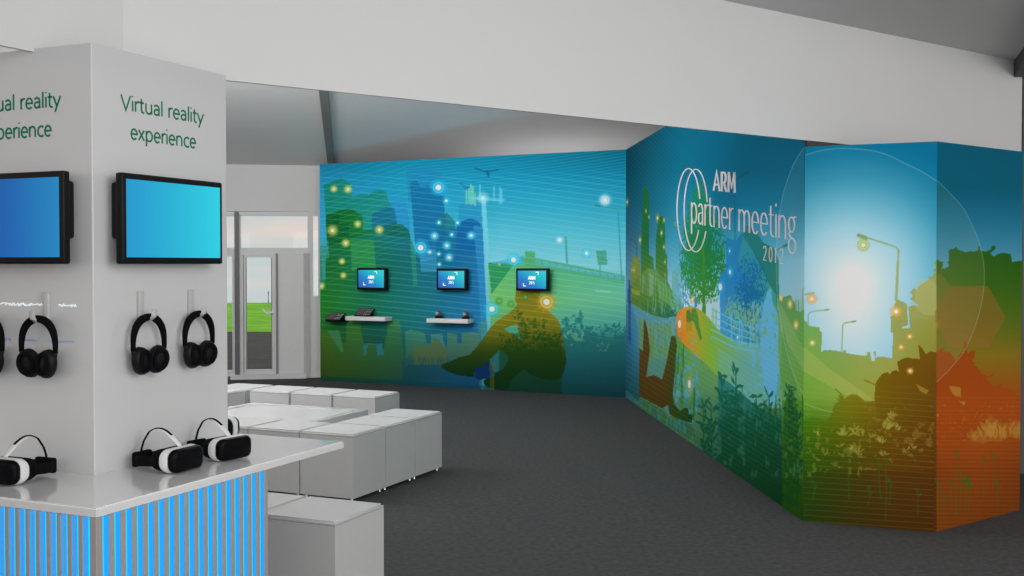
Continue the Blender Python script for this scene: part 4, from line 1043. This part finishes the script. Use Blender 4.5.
for i, (f, a) in enumerate(hp):
    o = h0 if i == 0 else copy_tree(h0)
    off = (.0, .058, ZH-.083)
    da = (.018 if f == 'R' else -.018)
    o.matrix_world = colM @ face_M(f, a+(.012 if f == 'R' else -.012)*0, ZH-.084, .046) @ Matrix.Scale(.94, 4)
    o['label'] = HPL[i]; o['group'] = 'headphones hanging on the column'

# ------------------------------------------------------------------ wall-mounted televisions on the column
def tv(face, a0, label, cols):
    root = thing('television', label, 'television', group='televisions on the column')
    root.matrix_world = colM @ face_M(face, a0, 1.6, 0)
    W_, H_ = .552, .325
    bm = bmesh.new(); box(bm, 0, W_, -.089, -.055, 0, H_, .008, 3); 
    # recess for the screen
    fr = finish(bm, 'casing', M_black, root, smooth=30)
    bm = bmesh.new(); box(bm, .019, W_-.019, -.0905, -.0885, .024, H_-.022)
    finish(bm, 'screen', screen_mat('screen_'+face, cols, strength=1.0), root)
    bm = bmesh.new(); 
    if face == 'R': box(bm, .030, .36, -.056, -.004, .09, .295, .012, 3)
    else: box(bm, W_-.36, W_-.030, -.056, -.004, .09, .295, .012, 3)
    finish(bm, 'wall_bracket', M_black, root, smooth=30)
    return root
tv('R', .050, 'black wall screen showing plain cyan, on the right face of the column', [(0,(34,150,205)),(.45,(36,176,212)),(1,(44,206,224))])
# on the left face the local x axis of face_M points towards -v
tv('L', .046+.552, 'black wall screen showing plain royal blue, on the left face of the column', [(0,(20,75,150)),(.55,(28,98,172)),(1,(34,132,190))])

# ------------------------------------------------------------------ counter round the column
Pc = at(96, 508.5, .85); Pc.z = 0
du = (Cc-Pc).dot(U); dv = (Cc-Pc).dot(V)
cnt = thing('counter', 'glossy white counter top around the column over a slatted base lit bright blue', 'counter', Pc, RZ)
bm = bmesh.new()
UW, VW = 1.40, dv+CW+dv
x0, x1, y0, y1 = du-.001, du+CW+.001, dv-.001, dv+CW+.001
ZT0, ZT1 = .822, .85
def ring_top(bm, o, i, z0, z1):
    (ox0, ox1, oy0, oy1), (ix0, ix1, iy0, iy1) = o, i
    O = [(ox0,oy0),(ox1,oy0),(ox1,oy1),(ox0,oy1)]; I = [(ix0,iy0),(ix1,iy0),(ix1,iy1),(ix0,iy1)]
    vo = [[bm.verts.new((x,y,z)) for x,y in O] for z in (z0,z1)]; vi = [[bm.verts.new((x,y,z)) for x,y in I] for z in (z0,z1)]
    for k in range(4):
        j = (k+1) % 4
        bm.faces.new((vo[1][k], vo[1][j], vi[1][j], vi[1][k])); bm.faces.new((vo[0][k], vi[0][k], vi[0][j], vo[0][j]))
        bm.faces.new((vo[0][k], vo[0][j], vo[1][j], vo[1][k])); bm.faces.new((vi[0][k], vi[1][k], vi[1][j], vi[0][j]))
ring_top(bm, (0,UW,0,VW), (x0,x1,y0,y1), ZT0, ZT1)
oe = [e for e in bm.edges if all(v.co.x < 1e-6 or v.co.x > UW-1e-6 or v.co.y < 1e-6 or v.co.y > VW-1e-6 for v in e.verts) and abs(e.verts[0].co.z-e.verts[1].co.z) < 1e-6 and e.verts[0].co.z > .84]
bmesh.ops.bevel(bm, geom=oe, offset=.005, segments=2, affect='EDGES')
finish(bm, 'counter_top', M_top, cnt, smooth=30)
BU = .862
bm = bmesh.new()
box(bm, .012, BU, .012, .04, 0, ZT0-.001); box(bm, .012, .04, .04, 1.2, 0, ZT0-.001); box(bm, BU-.03, BU, .04, dv-.02, 0, ZT0-.001)
finish(bm, 'base', M_slat, cnt)
bm = bmesh.new(); bm2 = bmesh.new(); bm3 = bmesh.new()
box(bm, 0, .028, 0, .028, 0, ZT0-.001, .002, 1)      # corner post
k = 0; u = .028
while u < BU-.02:
    g = .028
    box(bm2, u, u+g, .004, .0118, .02, ZT0-.004); box(bm3, u, u+g*.25, .003, .004, .02, ZT0-.004)
    box(bm, u+g, u+.0495, 0, .012, 0, ZT0-.001, .0015, 1); u += .0495
v = .030
while v < 1.15:
    g = .027
    box(bm2, .004, .0118, v, v+g, .02, ZT0-.004); box(bm3, .003, .004, v, v+g*.20, .02, ZT0-.004)
    box(bm, .0025, .0035, v+g*.50, v+g*.58, 0.02, ZT0-.004)
    box(bm, 0, .012, v+g, v+.0445, 0, ZT0-.001, .0015, 1); v += .0445
finish(bm, 'slats', M_slat, cnt); tag(finish(bm2, 'light_strips', M_led, cnt), 'glowing blue light strips'); tag(finish(bm3, 'strip_edges', M_led2, cnt), 'cyan edges of the light strips')

# ------------------------------------------------------------------ VR headsets
def rsec(bm, w, h, r, y, n=6):
    pts = []
    for cx, cz, a0 in ((w/2-r, h/2-r, 0), (-w/2+r, h/2-r, 90), (-w/2+r, -h/2+r, 180), (w/2-r, -h/2+r, 270)):
        for i in range(n+1):
            a = math.radians(a0+90*i/n); pts.append(bm.verts.new((cx+r*math.cos(a), y, cz+r*math.sin(a))))
    return pts
def loft(bm, secs):
    for a, b in zip(secs[:-1], secs[1:]):
        n = len(a)
        for k in range(n): bm.faces.new((a[k], a[(k+1)%n], b[(k+1)%n], b[k]))
    bm.faces.new(secs[0]); bm.faces.new(secs[-1][::-1])
def curve_front(bm, amt):
    for v in bm.verts: v.co.y += amt*(v.co.x/.09)**2
def make_headset():
    root = thing('virtual_reality_headset', 'x', 'headset')
    bm = bmesh.new()
    loft(bm, [rsec(bm,.140,.056,.02,-.098), rsec(bm,.160,.074,.026,-.096), rsec(bm,.168,.082,.028,-.088), rsec(bm,.170,.084,.028,-.076)])
    curve_front(bm, .018); bmesh.ops.translate(bm, verts=bm.verts[:], vec=(0,0,.046)); finish(bm, 'front_cover', M_glossblack, root, smooth=50)
    bm = bmesh.new()
    loft(bm, [rsec(bm,.170,.084,.028,-.0755), rsec(bm,.176,.088,.032,-.064), rsec(bm,.177,.089,.034,-.052), rsec(bm,.170,.084,.034,-.040)])
    curve_front(bm, .022); bmesh.ops.translate(bm, verts=bm.verts[:], vec=(0,0,.046)); finish(bm, 'housing', M_vrwhite, root, smooth=50)
    bm = bmesh.new()
    loft(bm, [rsec(bm,.166,.082,.034,-.040), rsec(bm,.160,.080,.034,-.010), rsec(bm,.150,.074,.03,.004)])
    curve_front(bm, .03); bmesh.ops.translate(bm, verts=bm.verts[:], vec=(0,0,.045)); finish(bm, 'face_cushion', M_matte, root, smooth=50)
    bm = bmesh.new(); pts = []; 
    for i in range(25):
        a = math.pi*i/24; pts.append((.082*math.cos(a), .0+.135*math.sin(a)**.75, .045-.012*math.sin(a)))
    tube(bm, pts, [(.019,.004)]*25, 10, squash=Vector((0,0,1)))
    finish(bm, 'head_strap', M_matte, root, smooth='all')
    bm = bmesh.new(); box(bm, -.045, .045, .118, .142, .008, .062, .008, 3)
    finish(bm, 'rear_pad', M_matte, root, smooth=40)
    bm = bmesh.new(); pts = [(0,-.045+.18*t, .086+.060*math.sin(math.pi*(.02+.92*t))) for t in [i/14 for i in range(9)]]
    tube(bm, pts, [(.003,.010+.006*math.sin(math.pi*i/8)) for i in range(9)], 10, squash=Vector((0,0,1)))
    ts = finish(bm, 'top_strap', M_vrwhite, root, smooth='all'); ts['label'] = 'white front half of the top strap'
    bm = bmesh.new(); pts = [(0,-.045+.18*t, .0905+.060*math.sin(math.pi*(.02+.92*t))) for t in [i/14 for i in range(3,12)]]+[(0,.122,.098),(0,.132,.07),(0,.134,.050)]
    tube(bm, pts, [(.0022,.006)]*len(pts), 8, squash=Vector((0,0,1)))
    s = finish(bm, 'strap_band', M_matte, root, smooth='all')
    return root
v0 = make_headset()
def place_vr(i, px, py, ang, label, back):
    o = v0 if i == 0 else copy_tree(v0)
    p = at(px, py, .85)
    d = {'R': -V, 'L': -U, 'B': U}[back]               # facing direction
    base = math.atan2(d.y, d.x)+math.pi/2
    o.matrix_world = Matrix.Translation(p+Vector((0,0,.001))) @ Matrix.Rotation(base+ang, 4, 'Z') @ Matrix.Translation((0,.085,0))
    o['label'] = label; o['group'] = 'headsets lying on the counter'
place_vr(0, 189.5, 472, .02, 'white and black goggles headset on the right wing of the counter, nearer the column corner', 'R')
place_vr(1, 237, 460.5, .0-.12, 'white and black goggles headset on the counter\'s right wing, nearer the counter tip', 'R')
place_vr(2, -4.5, 486, 0, 'white and black goggles headset on the left wing of the counter, at the picture edge', 'L')
place_vr(3, 223, 436.5, .2, 'white goggles headset mostly hidden behind the column edge, at the far side of the counter', 'B')

# ------------------------------------------------------------------ poufs
PS_ = .433
def make_pouf():
    root = thing('pouf', 'x', 'pouf')
    s = PS_-.010
    vert = lambda bm: [e for e in bm.edges if abs(e.verts[0].co.z-e.verts[1].co.z) > .01]
    bm = bmesh.new(); box(bm, 0, s, 0, s, .024, .4375); finish(bm, 'body', M_pouf, root, smooth=50)
    bm = bmesh.new(); box(bm, .002, s-.002, .002, s-.002, .4375, .4400); finish(bm, 'seam', M_seam, root)
    bm = bmesh.new(); box(bm, 0, s, 0, s, .4400, .4570)
    bmesh.ops.bevel(bm, geom=[e for e in bm.edges if min(v.co.z for v in e.verts) >.4565], offset=.010, segments=5, affect='EDGES')
    finish(bm, 'seat_pad', M_pouf, root, smooth=75)
    for a in (.03, s-.03):
        for b in (.03, s-.03):
            bm = bmesh.new(); bmesh.ops.create_cone(bm, cap_ends=True, segments=16, radius1=.016, radius2=.012, depth=.022, matrix=Matrix.Translation((a,b,.011)))
            finish(bm, 'foot', M_chrome, root, smooth=40)
    return root
pf = make_pouf(); used = [False]
def pouf(o, u, v, label, group):
    r = pf if not used[0] else copy_tree(pf); used[0] = True
    p = o+U*u+V*v; r.location = (p.x, p.y, 0); r.rotation_euler = (0,0,RZ); r['label'] = label; r['group'] = group
OM = at(353, 436.8, .4435); OM.z = 0
OF = at(335, 525.3, .4435); OF.z = 0
g1 = 'poufs of the ring of seats'; g2 = 'poufs beside the counter'
pouf(OM, 0, 0, 'pale grey corner pouf at the front right corner of the ring of seats', g1)
pouf(OM, PS_, 0, 'pale grey pouf in the middle of the ring\'s right-hand row', g1)
pouf(OM, 2*PS_, 0, 'pale grey pouf at the far end of the ring\'s right-hand row, beside open carpet', g1)
pouf(OM, 0, PS_, 'pale grey front-row pouf of the ring, just left of the corner pouf', g1)
pouf(OM, 0, 2*PS_, 'pale grey pouf in the ring\'s front row beside the column, behind the headset', g1)
OR = at(375, 398.4, .4435); OR.z = 0
for k, lb in enumerate(['pale grey pouf at the right end of the far row, towards the blue-green wall', 'second pale grey pouf from the right in the far row', 'third pale grey pouf from the right in the far row, behind the white table']):
    pouf(OR, 0, k*PS_*1.03, lb, g1)
pouf(OR, .0, 3*PS_*1.03+.02, 'pale grey pouf at the far left corner of the ring, in front of the door', g1)
pouf(OR, -PS_, 3*PS_*1.03+.02, 'pale grey pouf of the left arm of the ring, seen past the column edge', g1)
pouf(OF, 0, 0, 'nearest pale grey pouf, at the bottom of the picture right of the blue slats', g2)
pouf(OF, 0, PS_, 'pale grey pouf half hidden by the counter, left of the nearest pouf', g2)

# ------------------------------------------------------------------ low table in the ring
tb = thing('coffee_table', 'low glossy white table with a glass top inside the ring of poufs', 'table')
TB = OM+U*.56+V*.72; tb.location = (TB.x, TB.y, 0); tb.rotation_euler = (0,0,RZ)
TU, TV = .82, 1.14
bm = bmesh.new(); ring_top(bm, (0,TU,0,TV), (.07,TU-.07,.07,TV-.07), .37, .42); finish(bm, 'frame', M_table, tb)
bm = bmesh.new(); box(bm, .071, TU-.071, .071, TV-.071, .395, .413); finish(bm, 'glass_top', M_tableg, tb)
for a in (.04, TU-.04):
    for b in (.04, TV-.04):
        bmx = bmesh.new(); box(bmx, a-.025, a+.025, b-.025, b+.025, 0, .37, .003, 1); finish(bmx, 'leg', M_table, tb)

# ------------------------------------------------------------------ things on the left mural
ld = (L1-L0); ld.z = 0; ld.normalize(); ln = Vector((ld.y, -ld.x, 0))
if ln.dot(-L0) < 0: ln = -ln
LRZ = math.atan2(ld.y, ld.x)
def lp(px, py, off=0.0):
    P0 = L0+ln*off; r = slope(px, py); t = (r*P0.y-P0.x)/(ld.x-r*ld.y); q = P0+ld*t
    return Vector((q.x, q.y, zat(q.y, py)))
SM = screen_mat('small_screen', [(0,(52,80,185)),(.35,(35,125,200)),(.7,(35,185,200)),(1,(60,205,215))], diag=True)
def small_tv(x0, x1, y0, y1, label):
    off = .13
    a = lp(x0, y1, off); b = lp(x1, y1, off); z1 = lp((x0+x1)/2, y0, off).z; z0 = lp((x0+x1)/2, y1, off).z
    W_ = (b-a).length-.05; Hh = z1-z0
    root = thing('wall_screen', label, 'screen', Vector((a.x, a.y, z0)), LRZ, 'small screens on the skyline wall')
    bm = bmesh.new(); box(bm, 0, W_, 0, .075, 0, Hh, .012, 3); finish(bm, 'casing', M_black, root, smooth=30)
    bm = bmesh.new(); box(bm, .028, W_-.028, -.002, .001, .03, Hh-.03); finish(bm, 'screen', SM, root)
    bm = bmesh.new(); box(bm, W_*.3, W_*.7, .074, .13, Hh*.3, Hh*.7); finish(bm, 'bracket', M_black, root)
    bm = bmesh.new()
    fn = lambda x, z, o: Vector((x, -.002-o, z))
    for s, zz, xh, w in (('ARM', Hh*.50, .030, .010), ('2015', Hh*.30, .024, .005)):
        st, W2_ = text_strokes(s, xh, .1)
        for q in st: ribbon(bm, [(W_/2-W2_/2+x, zz+y) for x, y in q], w, fn, .001)
    finish(bm, 'lettering', M_scr, root)
    c = .035; bm = bmesh.new()
    ribbon(bm, [(W_*.24, Hh*.22+c), (W_*.24, Hh*.22), (W_*.24+c, Hh*.22)], .009, fn, .001)
    finish(bm, 'corner_mark', M_scr, root); bm = bmesh.new()
    ribbon(bm, [(W_*.70-c, Hh*.83), (W_*.70, Hh*.83), (W_*.70, Hh*.83-c)], .009, fn, .001)
    finish(bm, 'corner_mark', M_scr, root)
small_tv(356.8, 388.9, 267.8, 289.8, 'small blue wall screen on the green part of the skyline wall, leftmost of three')
small_tv(436.4, 469.6, 268.6, 290.2, 'small blue wall screen in the middle, above the shelf with two round devices')
small_tv(515.8, 551.8, 268.3, 291, 'small blue wall screen over the seated figure\'s head, beside an orange light')
def shelf(x0, x1, y0, y1, label):
    a = lp(x0, y0, .20); b = lp(x1, y0, .0)
    zc = a.z; W_ = (lp(x1, y0, .2)-a).length-.08
    o_ = finish(_sb(W_, .19, .055), 'wall_shelf', M_white, smooth=30)
    o_.location = (a.x, a.y, zc-.055); o_.rotation_euler = (0,0,LRZ)
    tag(o_, label, 'shelf', 'shelves on the skyline wall'); return a, zc, W_
def _sb(w, d, h):
    bm = bmesh.new(); box(bm, 0, w, 0, d, 0, h, .004, 2); return bm
s1 = shelf(345.2, 390, 316.2, 320.5, 'short white wall shelf under the leftmost small screen')
s2 = shelf(426.4, 473, 318.3, 322.5, 'short white wall shelf under the middle small screen')
# tablets with tilted icon screens
def tablet(label, group):
    root = thing('tablet_computer', label, 'tablet', group=group)
    M = Matrix.Rotation(math.radians(33), 4, 'X')
    bm = bmesh.new(); box(bm, 0, .24, 0, .17, 0, .014, .005, 2); 
    bmesh.ops.transform(bm, matrix=M, verts=bm.verts[:]); finish(bm, 'casing', M_black, root, smooth=30)
    bm = bmesh.new(); box(bm, .012, .12, .012, .158, .014, .0155); bmesh.ops.transform(bm, matrix=M, verts=bm.verts[:])
    finish(bm, 'display', mat('tablet_display', lin(105,75,88), .4, .3, noise=.6, nscale=60), root)
    bm = bmesh.new()
    for i in range(4):
        for j in range(4): box(bm, .132+i*.026, .148+i*.026, .018+j*.036, .034+j*.036, .014, .0155)
    bmesh.ops.transform(bm, matrix=M, verts=bm.verts[:]); finish(bm, 'icons', M_hook, root)
    bm = bmesh.new(); box(bm, .02, .22, .07, .14, 0, .035, .004, 1); finish(bm, 'stand', M_matte, root)
    return root
t1 = tablet('dark tablet standing tilted on top of the leftmost white shelf', 'tablets by the first shelf')
q = s1[0]+ld*.13+ln*-.02; t1.location = (q.x, q.y, s1[1]+.001); t1.rotation_euler = (0,0,LRZ)
t2 = copy_tree(t1); t2['label'] = 'dark tablet at the far left, on a thin bracket left of the leftmost shelf'
q = lp(325.2, 320.6, .19); t2.location = (q.x, q.y, q.z); t2.rotation_euler = (0,0,LRZ)
bm = bmesh.new(); box(bm, 0, .245, 0, .186, -.016, -.001, .002, 1)
o_ = finish(bm, 'wall_bracket', M_black); o_.location = t2.location; o_.rotation_euler = (0,0,LRZ); tag(o_, 'thin black bracket left of the first shelf carrying a tablet', 'bracket')
def device(x, label):
    root = thing('camera', label, 'camera', group='devices on the second shelf')
    bm = bmesh.new(); bmesh.ops.create_cone(bm, cap_ends=True, segments=20, radius1=.055, radius2=.04, depth=.025, matrix=Matrix.Translation((0,0,.0125)))
    finish(bm, 'base', M_matte, root, smooth=40)
    bm = bmesh.new(); bmesh.ops.create_uvsphere(bm, u_segments=20, v_segments=12, radius=.042, matrix=Matrix.Translation((0,0,.058)))
    finish(bm, 'head', mat('device_grey', (.08,.08,.085), .3, .5, noise=.2, nscale=20), root, smooth='all')
    bm = bmesh.new(); bmesh.ops.create_cone(bm, cap_ends=True, segments=16, radius1=.02, radius2=.016, depth=.02, matrix=Matrix.Translation((0,-.045,.062)) @ Matrix.Rotation(math.pi/2,4,'X'))
    finish(bm, 'lens', M_hook, root, smooth=40)
    q = s2[0]+ld*x-ln*.09; root.location = (q.x, q.y, s2[1]+.001); root.rotation_euler = (0,0,LRZ)
device(.13, 'small dark round device on the left end of the second white shelf')
device(s2[2]-.07, 'small dark round device on the right end of the second white shelf')

# ------------------------------------------------------------------ light
W = bpy.data.worlds.new('World'); SC.world = W; W.use_nodes = True
nt = W.node_tree; nt.nodes.clear()
out = nt.nodes.new('ShaderNodeOutputWorld'); bg = nt.nodes.new('ShaderNodeBackground')
tc = nt.nodes.new('ShaderNodeTexCoord'); mp = nt.nodes.new('ShaderNodeMapping'); mp.inputs['Scale'].default_value = (3,3,26)
no = nt.nodes.new('ShaderNodeTexNoise'); no.inputs['Scale'].default_value = 1.6; no.inputs['Detail'].default_value = 5
rp = nt.nodes.new('ShaderNodeValToRGB')
rp.color_ramp.elements[0].position = .36; rp.color_ramp.elements[0].color = (*lin(212,222,224), 1)
rp.color_ramp.elements[1].position = .62; rp.color_ramp.elements[1].color = (*lin(240,226,220), 1)
nt.links.new(tc.outputs['Generated'], mp.inputs[0]); nt.links.new(mp.outputs[0], no.inputs['Vector']); nt.links.new(no.outputs['Fac'], rp.inputs[0])
nt.links.new(rp.outputs[0], bg.inputs['Color']); bg.inputs['Strength'].default_value = .95
nt.links.new(bg.outputs[0], out.inputs[0])
def area(name, loc, target, sx, sy, power, col=(1,1,1)):
    l = bpy.data.lights.new(name, 'AREA'); l.shape = 'RECTANGLE'; l.size = sx; l.size_y = sy; l.energy = power; l.color = col
    o = bpy.data.objects.new(name, l); COL.objects.link(o); o.location = loc
    o.rotation_euler = (Vector(target)-Vector(loc)).to_track_quat('-Z', 'Y').to_euler(); return o
area('hall_fill', (4.3,-.2,3.3), (4.2,7,2.0), 4.5, 3, 195)  # added fill light with no visible source, brightens column and fascia
area('hall_fill', (-1.6,-2.5,3.0), (.5,6,1.2), 3, 2, 25)  # weak added fill from behind the camera
area('hall_ceiling_fill', (1.5,.8,1.9), (2.8,5.5,4.6), 5, 3, 80)  # unseen light added to lift the hall ceiling
area('annex_fill', (-2.9,8.0,3.25), (-2.9,10.0,4.2), 4.4, .8, 110)  # added light hidden behind the fascia, brightens annex ceiling and walls
area('annex_ceiling_fill', (-2.3,8.2,2.9), (-1.9,10.6,6.2), 4.2, .8, 150, (1,.955,.93))  # added behind the fascia to brighten the annex ceiling
area('annex_fill', (-2.4,9.4,3.3), (-2.6,15,1.2), 4, 1.2, 18)  # weak added fill aimed at the door wall
area('annex_ceiling_fill', (.7,15.0,2.1), (.7,15.0,3.2), 1.8, .4, 7)  # added behind the skyline wall to lift the ceiling above it
area('annex_fill', (-4.6,8.6,2.7), (1.6,9.2,1.3), 2.5, 1.6, 60)  # added out of view to brighten the side panel
SC.view_settings.view_transform = 'Standard'; SC.view_settings.look = 'None'
SC.view_settings.exposure = 0; SC.view_settings.gamma = 1; SC.view_settings.use_curve_mapping = False
# ------------------------------------------------------------------ camera
cd_ = bpy.data.cameras.new('camera'); cam = bpy.data.objects.new('camera', cd_); COL.objects.link(cam)
cam.location = (0,0,H); cam.rotation_euler = (math.pi/2-PIT,0,0)
cd_.sensor_width = 36; cd_.lens = F/1024*36; cd_.clip_end = 300; cd_.clip_start = .05
SC.camera = cam
